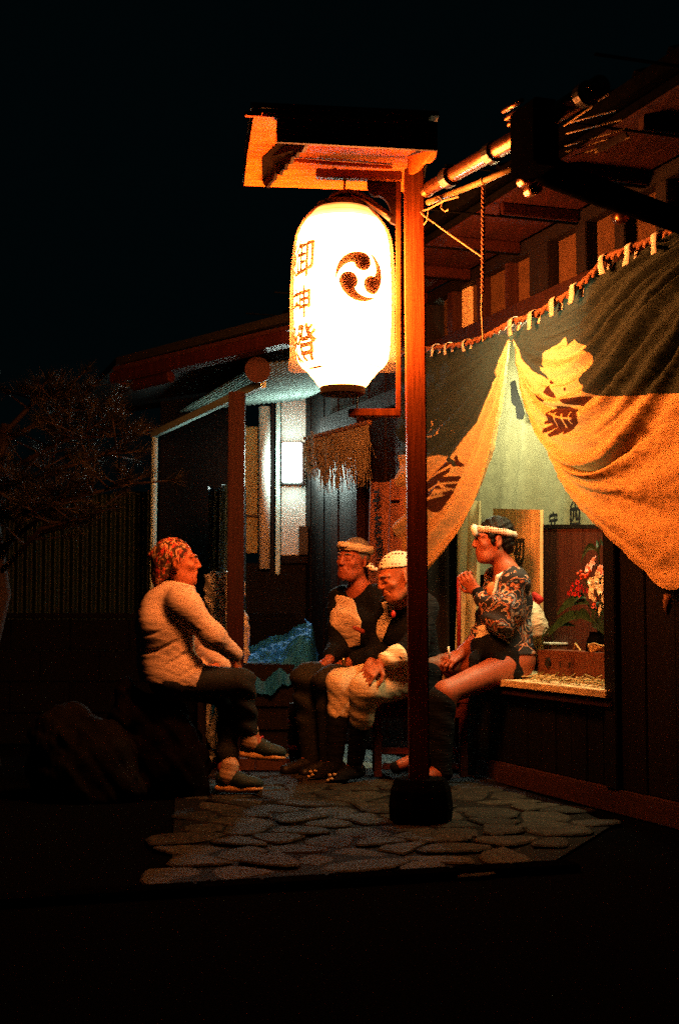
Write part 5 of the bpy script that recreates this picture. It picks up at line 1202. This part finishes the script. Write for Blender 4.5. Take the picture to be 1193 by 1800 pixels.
for a_ in (aA, aB): blob('shoe', M['black'], [cap(a_ + V((.03, .02, -.01)), a_ + V((-.13, -.10, -.05)), .045, .034, k=.02), cut((0, 0, .018), (0, 0, -1))], .007, man1)
wz = pt(604, 1168, Y1 - .22); blob('wristwatch', mat('watch', (.6, .5, .3), .3, 30, .2, 0, metal=1), [cap(wz + V((0, -.02, -.02)), wz + V((.0, -.02, .025)), .012, k=.01), cap(wz + V((.02, .01, .02)), wz + V((0, -.02, .025)), .010, k=.01)], .004, man1)

# ---- old man in white breeches on the bench, head bent
Y2 = 7.52
hc = pt(697, 1016, Y2 - .06); f = V((-.86, -.42, -.30)); prH, q, B = head_prims(hc, f, 1.03, .0, .9, 0)
fd = V((-.86, -.5, 0)).normalized(); l = UP.cross(fd)
hip = pt(735, 1186, Y2 + .20); chest = pt(714, 1110, Y2 + .12); shl = pt(715, 1062, Y2 + .08)
sL_, sR_ = shl + l * .17 - UP * .02, shl - l * .16 - UP * .02
eA, wA = pt(728, 1140, Y2 - .16), pt(668, 1166, Y2 - .22); eB, wB = pt(664, 1150, Y2 + .18), pt(648, 1172, Y2 - .02)
kA, aA = pt(643, 1212, Y2 - .20), pt(622, 1352, Y2 - .02); kB, aB = pt(600, 1202, Y2 + .10), pt(588, 1346, Y2 + .12)
hA, hB = hip + l * .09, hip - l * .09
body = prH + [cap(q(0, -.025, -.06), shl + UP * .02, .05, .058, k=.03)] + torso(hip, chest, shl, l, .9) + limb(sL_, eA, wA, (.046, .040, .028)) + limb(sR_, eB, wB, (.046, .040, .028)) + limb(hA, kA, aA, (.085, .058, .04)) + limb(hB, kB, aB, (.085, .058, .04))
body += hand_prims(wA, pt(648, 1186, Y2 - .26) - wA, (-.2, -.7, .7), -1, .55) + hand_prims(wB, pt(640, 1190, Y2 - .1) - wB, (-.5, -.2, .8), 1, .5)
body += [cap(aA, aA + V((-.08, -.06, -.04)), .026, .02, k=.03), cap(aB, aB + V((-.08, -.05, -.04)), .026, .02, k=.03)]
man2 = blob('person', SK3, body, .0050, label='old man in white breeches and dotted head towel looking down from the bench', cat='person')
eyes(q, 1.03, man2, (0, -.003)); brows(q, B, 1.03, man2, greym)
blob('head_towel', tow2, [ell(q(0, -.020, .050), (.084, .103, .088), B, .01), cut(q(0, .03, .062), B[1] * .20 - B[2] * 1.0)], .0048, man2, creases(.002, 60, 60))
MB().tube([q(0, .094, .072), q(-.01, .112, .082), q(-.03, .118, .098), q(-.02, .105, .11)], [.010, .016, .018, .006], 10).build('towel_knot', tow2, man2, smooth=True)
co = torso(hip, chest, shl, l, 1.02) + limb(sL_, eA, eA.lerp(wA, .45), (.075, .066, .058), .03) + limb(sR_, eB, eB.lerp(wB, .5), (.072, .062, .056), .03) + [ell(shl + UP * .06 + fd * .05, (.05, .06, .07), None, .03, -1)]
blob('coat', navy, co, .0075, man2, coatw)
blob('coat_front', lapel2, torso(hip, chest, shl, l, 1.13) + [side((699, 1058), (669, 1138), Y2, True), side((654, 1064), (636, 1135), Y2, False), cut(pt(690, 1058, Y2), (0, 0, 1)), cut(pt(660, 1138, Y2), (0, 0, -1)), cut(chest - fd * .01, -fd)], .0058, man2, creases(.002, 40, 50))
blob('sleeve_cuff', lapel2, [cap(eA.lerp(wA, .44), eA.lerp(wA, .78), .061, .050, k=.01)], .0055, man2, creases(.003, 40, 60))
blob('badge', mat('red_badge', (.5, .03, .02), .6, 30, .2, 0), [ell(pt(691, 1080, Y2 - .16), (.012, .012, .02), None)], .004, man2)
br = [cap(hip - l * .09, hip + l * .09, .118, k=.04)] + [cap(hA, kA, .105, .082, k=.03), cap(kA, kA.lerp(aA, .36), .080, .064, k=.03), cap(hB, kB, .105, .080, k=.03), cap(kB, kB.lerp(aB, .34), .078, .062, k=.03)]
blob('breeches', breech, br, .0070, man2, lambda X, Y, Z: .0016 * np.sin(95 * Z + 60 * X + 3 * np.sin(20 * X)) * np.clip((.56 - Z) / .14, 0, 1) + .0025 * np.sin(30 * X + 22 * Z))
blob('gaiters', gait, [cap(kA.lerp(aA, .28), aA, .058, .042, k=.02), cap(kB.lerp(aB, .28), aB, .058, .042, k=.02)], .0075, man2, creases(.004, 30, 60))
dots = M['white_cloth']
for a_ in (aA, aB):
    s_ = blob('split_toe_shoe', gait, [cap(a_ + V((.02, .02, -.01)), a_ + V((-.12, -.085, -.052)), .042, .030, k=.02), cap(a_, a_ + V((-.09, -.10, -.05)), .04, .026, k=.02), cut((0, 0, .03), (0, 0, -1))], .006, man2)
    for d_ in ((-.135, -.11, -.045), (-.115, -.125, -.035), (-.125, -.10, -.02), (-.10, -.115, -.015)): MB().ell(a_ + V(d_), (.010, .008, .008), 8, 5).build('toe_mark', M['sillwood'], s_, smooth=True)

# ---- young man sitting in the window opening
Y3 = 7.62
hc = pt(866, 952, Y3); f = V((-.985, -.16, -.03)); prH, q, B = head_prims(hc, f, 1.0, 0, 0, 0)
fd = V((-.97, -.2, 0)).normalized(); l = UP.cross(fd)         # his left is towards the camera
hip = pt(896, 1158, Y3 + .02); chest = pt(890, 1060, Y3 + .02); shl = pt(892, 1014, Y3 + .01)
sA, sB = pt(905, 1022, Y3 - .15), pt(872, 1020, Y3 + .16)
eA, wA = pt(880, 1092, Y3 - .16), pt(838, 1040, Y3 - .05); eB, wB = pt(852, 1110, Y3 + .18), pt(808, 1150, Y3 - .05)
hA, hB = hip + V((.02, -.09, -.02)), hip + V((0, .08, -.02))
kA, aA = pt(783, 1218, Y3 - .32), pt(775, 1356, Y3 - .30); kB, aB = pt(752, 1172, Y3 - .05), pt(742, 1330, Y3 - .12)
body = prH + [cap(q(0, -.022, -.06), shl + UP * .02, .050, .060, k=.03)] + torso(hip, chest, shl, l, .92) + limb(sA, eA, wA, (.05, .045, .031)) + limb(sB, eB, wB, (.05, .045, .031)) + limb(hA, kA, aA, (.088, .060, .042)) + limb(hB, kB, aB, (.088, .060, .042))
body += hand_prims(wA, pt(818, 1018, Y3 - .04) - wA, (-.3, -.8, -.3), -1, .75) + hand_prims(wB, pt(786, 1162, Y3 - .10) - wB, (-.3, -.7, .6), 1, .7)
body += [cap(aA, aA + V((-.12, -.05, -.04)), .038, .03, k=.03), cap(aB, aB + V((-.12, -.05, -.04)), .038, .03, k=.03)]
man3 = blob('person', SK4, body, .0050, label='young man in a headband and flowered shirt sitting in the window opening', cat='person')
eyes(q, 1, man3); brows(q, B, 1, man3, hairm)
blob('hair', hairm, [ell(q(0, -.026, .046), (.083, .100, .092), B, .01), ell(q(0, -.07, -.02), (.066, .045, .06), B, .03), cap(q(.074, .030, .04), q(.074, .018, -.012), .014, .010, k=.01), cap(q(-.074, .030, .04), q(-.074, .018, -.012), .014, .010, k=.01), cut(q(0, .060, .06), B[1] * .95 - B[2] * .3), ell(q(.085, -.010, .0), (.025, .026, .038), B, .006, -1), ell(q(-.085, -.010, .0), (.025, .026, .038), B, .006, -1), ell(q(0, .085, .01), (.075, .06, .055), B, .01, -1)], .005, man3, lambda X, Y, Z: .002 * np.sin(X * 170 + Z * 60) + .002 * np.sin(Z * 190 - X * 90))
band(q, B, ring(0, 0, .070, .030, r=1.055), .017, .007, tow3, man3, 'headband')
MB().tube([q(.03, .104, .088), q(.035, .112, .070), q(.036, .108, .045), q(.032, .106, .028)], [.012, .018, .015, .009], 10).build('headband_knot', M['white_cloth'], man3, smooth=True)
MB().ell(q(.02, .112, .075), (.016, .016, .018), 10, 6).build('headband_knot', tow3, man3, smooth=True)
ms, ns, bs = new_mat('flowered_cloth'); n1 = N(ns, 'ShaderNodeTexNoise'); n1.inputs['Scale'].default_value = 13; n1.inputs['Detail'].default_value = 3.5; n1.inputs['Distortion'].default_value = 1.2
ns.links.new(coords(ns), n1.inputs['Vector'])
ns.links.new(ramp(ns, n1.outputs[0], [(0, (.010, .010, .014)), (.48, (.010, .010, .014)), (.49, (.55, .44, .36)), (.505, (.50, .18, .07)), (.535, (.40, .09, .035)), (.55, (.008, .008, .012)), (.62, (.14, .18, .24)), (.66, (.55, .50, .46)), (.70, (.02, .02, .03))], 'CONSTANT'), bs.inputs['Base Color']); bs.inputs['Roughness'].default_value = .85
sh_ = torso(hip, chest, shl, l, 1.0) + [cap(sA, eA, .074, .082, k=.04), ell(eA.lerp(sA, .3), (.085, .07, .10), None, .05), cap(eA, eA.lerp(wA, .72), .072, .052, k=.03), cap(sB, eB, .072, .066, k=.03), cap(eB, eB.lerp(wB, .4), .062, .05, k=.03), ell(shl + UP * .07 + fd * .05, (.05, .06, .07), None, .03, -1), cut(pt(890, 1150, Y3), (0, 0, -1))]
blob('shirt', ms, sh_, .0068, man3, creases(.006, 26, 44))
patch = mat('orange_patch', (.60, .20, .06), .8, 30, .2, .2)
blob('round_patch', patch, [ell(pt(866, 1036, Y3 - .135), (.036, .014, .040), None)], .0055, man3)
blob('white_sash', M['white_cloth'], [cap(pt(896, 1000, Y3 - .10), pt(874, 1014, Y3 - .145), .009, .010, k=.01), cap(pt(874, 1014, Y3 - .145), pt(866, 1050, Y3 - .155), .010, .009, k=.01)], .004, man3)
blob('black_cuff', gait, [cap(wA.lerp(eA, .05), wA.lerp(eA, .30), .036, .045, k=.01)], .005, man3)
blob('waist_cloth', cloth('pale_waist_cloth', (.72, .58, .40), bump=.6, fold=9), [ell(pt(935, 1088, Y3 + .02), (.06, .11, .10), None, .05), cap(pt(858, 1122, Y3 - .02), pt(930, 1112, Y3 + .02), .075, .10, k=.05), cap(pt(858, 1120, Y3 + .1), pt(935, 1110, Y3 + .1), .07, .09, k=.05), cut(pt(890, 1128, Y3), V((.18, 0, -1)))], .0075, man3, creases(.006, 24, 50))
blob('apron', gait, [cap(pt(850, 1142, Y3 - .09), pt(912, 1146, Y3 - .06), .075, .085, k=.04), cap(pt(846, 1140, Y3 + .08), pt(910, 1146, Y3 + .1), .08, .09, k=.04), cap(pt(872, 1150, Y3 - .15), pt(888, 1178, Y3 - .165), .035, .035, k=.03), cap(pt(838, 1150, Y3 - .16), pt(828, 1172, Y3 - .19), .03, .02, k=.03), cap(pt(902, 1150, Y3 - .14), pt(906, 1182, Y3 - .14), .035, .04, k=.03)], .007, man3, creases(.006, 40, 40))
blob('gaiters', gait, [cap(kA + V((-.02, 0, -.03)), aA, .074, .05, k=.02), cap(kB.lerp(aB, .06), aB, .078, .048, k=.02)], .007, man3, creases(.0018, 30, 60))
for a_ in (aA, aB): blob('split_toe_shoe', gait, [cap(a_ + V((.02, .02, -.01)), a_ + V((-.14, -.05, -.05)), .042, .032, k=.02), cut((0, 0, .03), (0, 0, -1))], .007, man3)
ts = pt(938, 1044, Y3 + .0); tm = mat('red_tassel', (.55, .02, .012), .8, 60, .3, .4)
blob('tassel', tm, [cap(ts, ts + V((.025, -.02, -.03)), .012, .022, k=.01), cap(ts + V((-.01, 0, -.02)), ts + V((-.02, -.02, -.09)), .010, .013, k=.01), cap(ts + V((.01, 0, -.02)), ts + V((.012, -.02, -.06)), .010, .016, k=.01)], .0045, man3)
ck = pt(789, 1148, Y3 - .11); cg = MB().tube([ck - UP * .025, ck + UP * .035 + V((-.004, 0, 0))], .005, 8).build('cigarette', M['white_cloth'], None, smooth=True)
props(cg, 'white cigarette held upright in the young man\'s lower hand', 'cigarette')
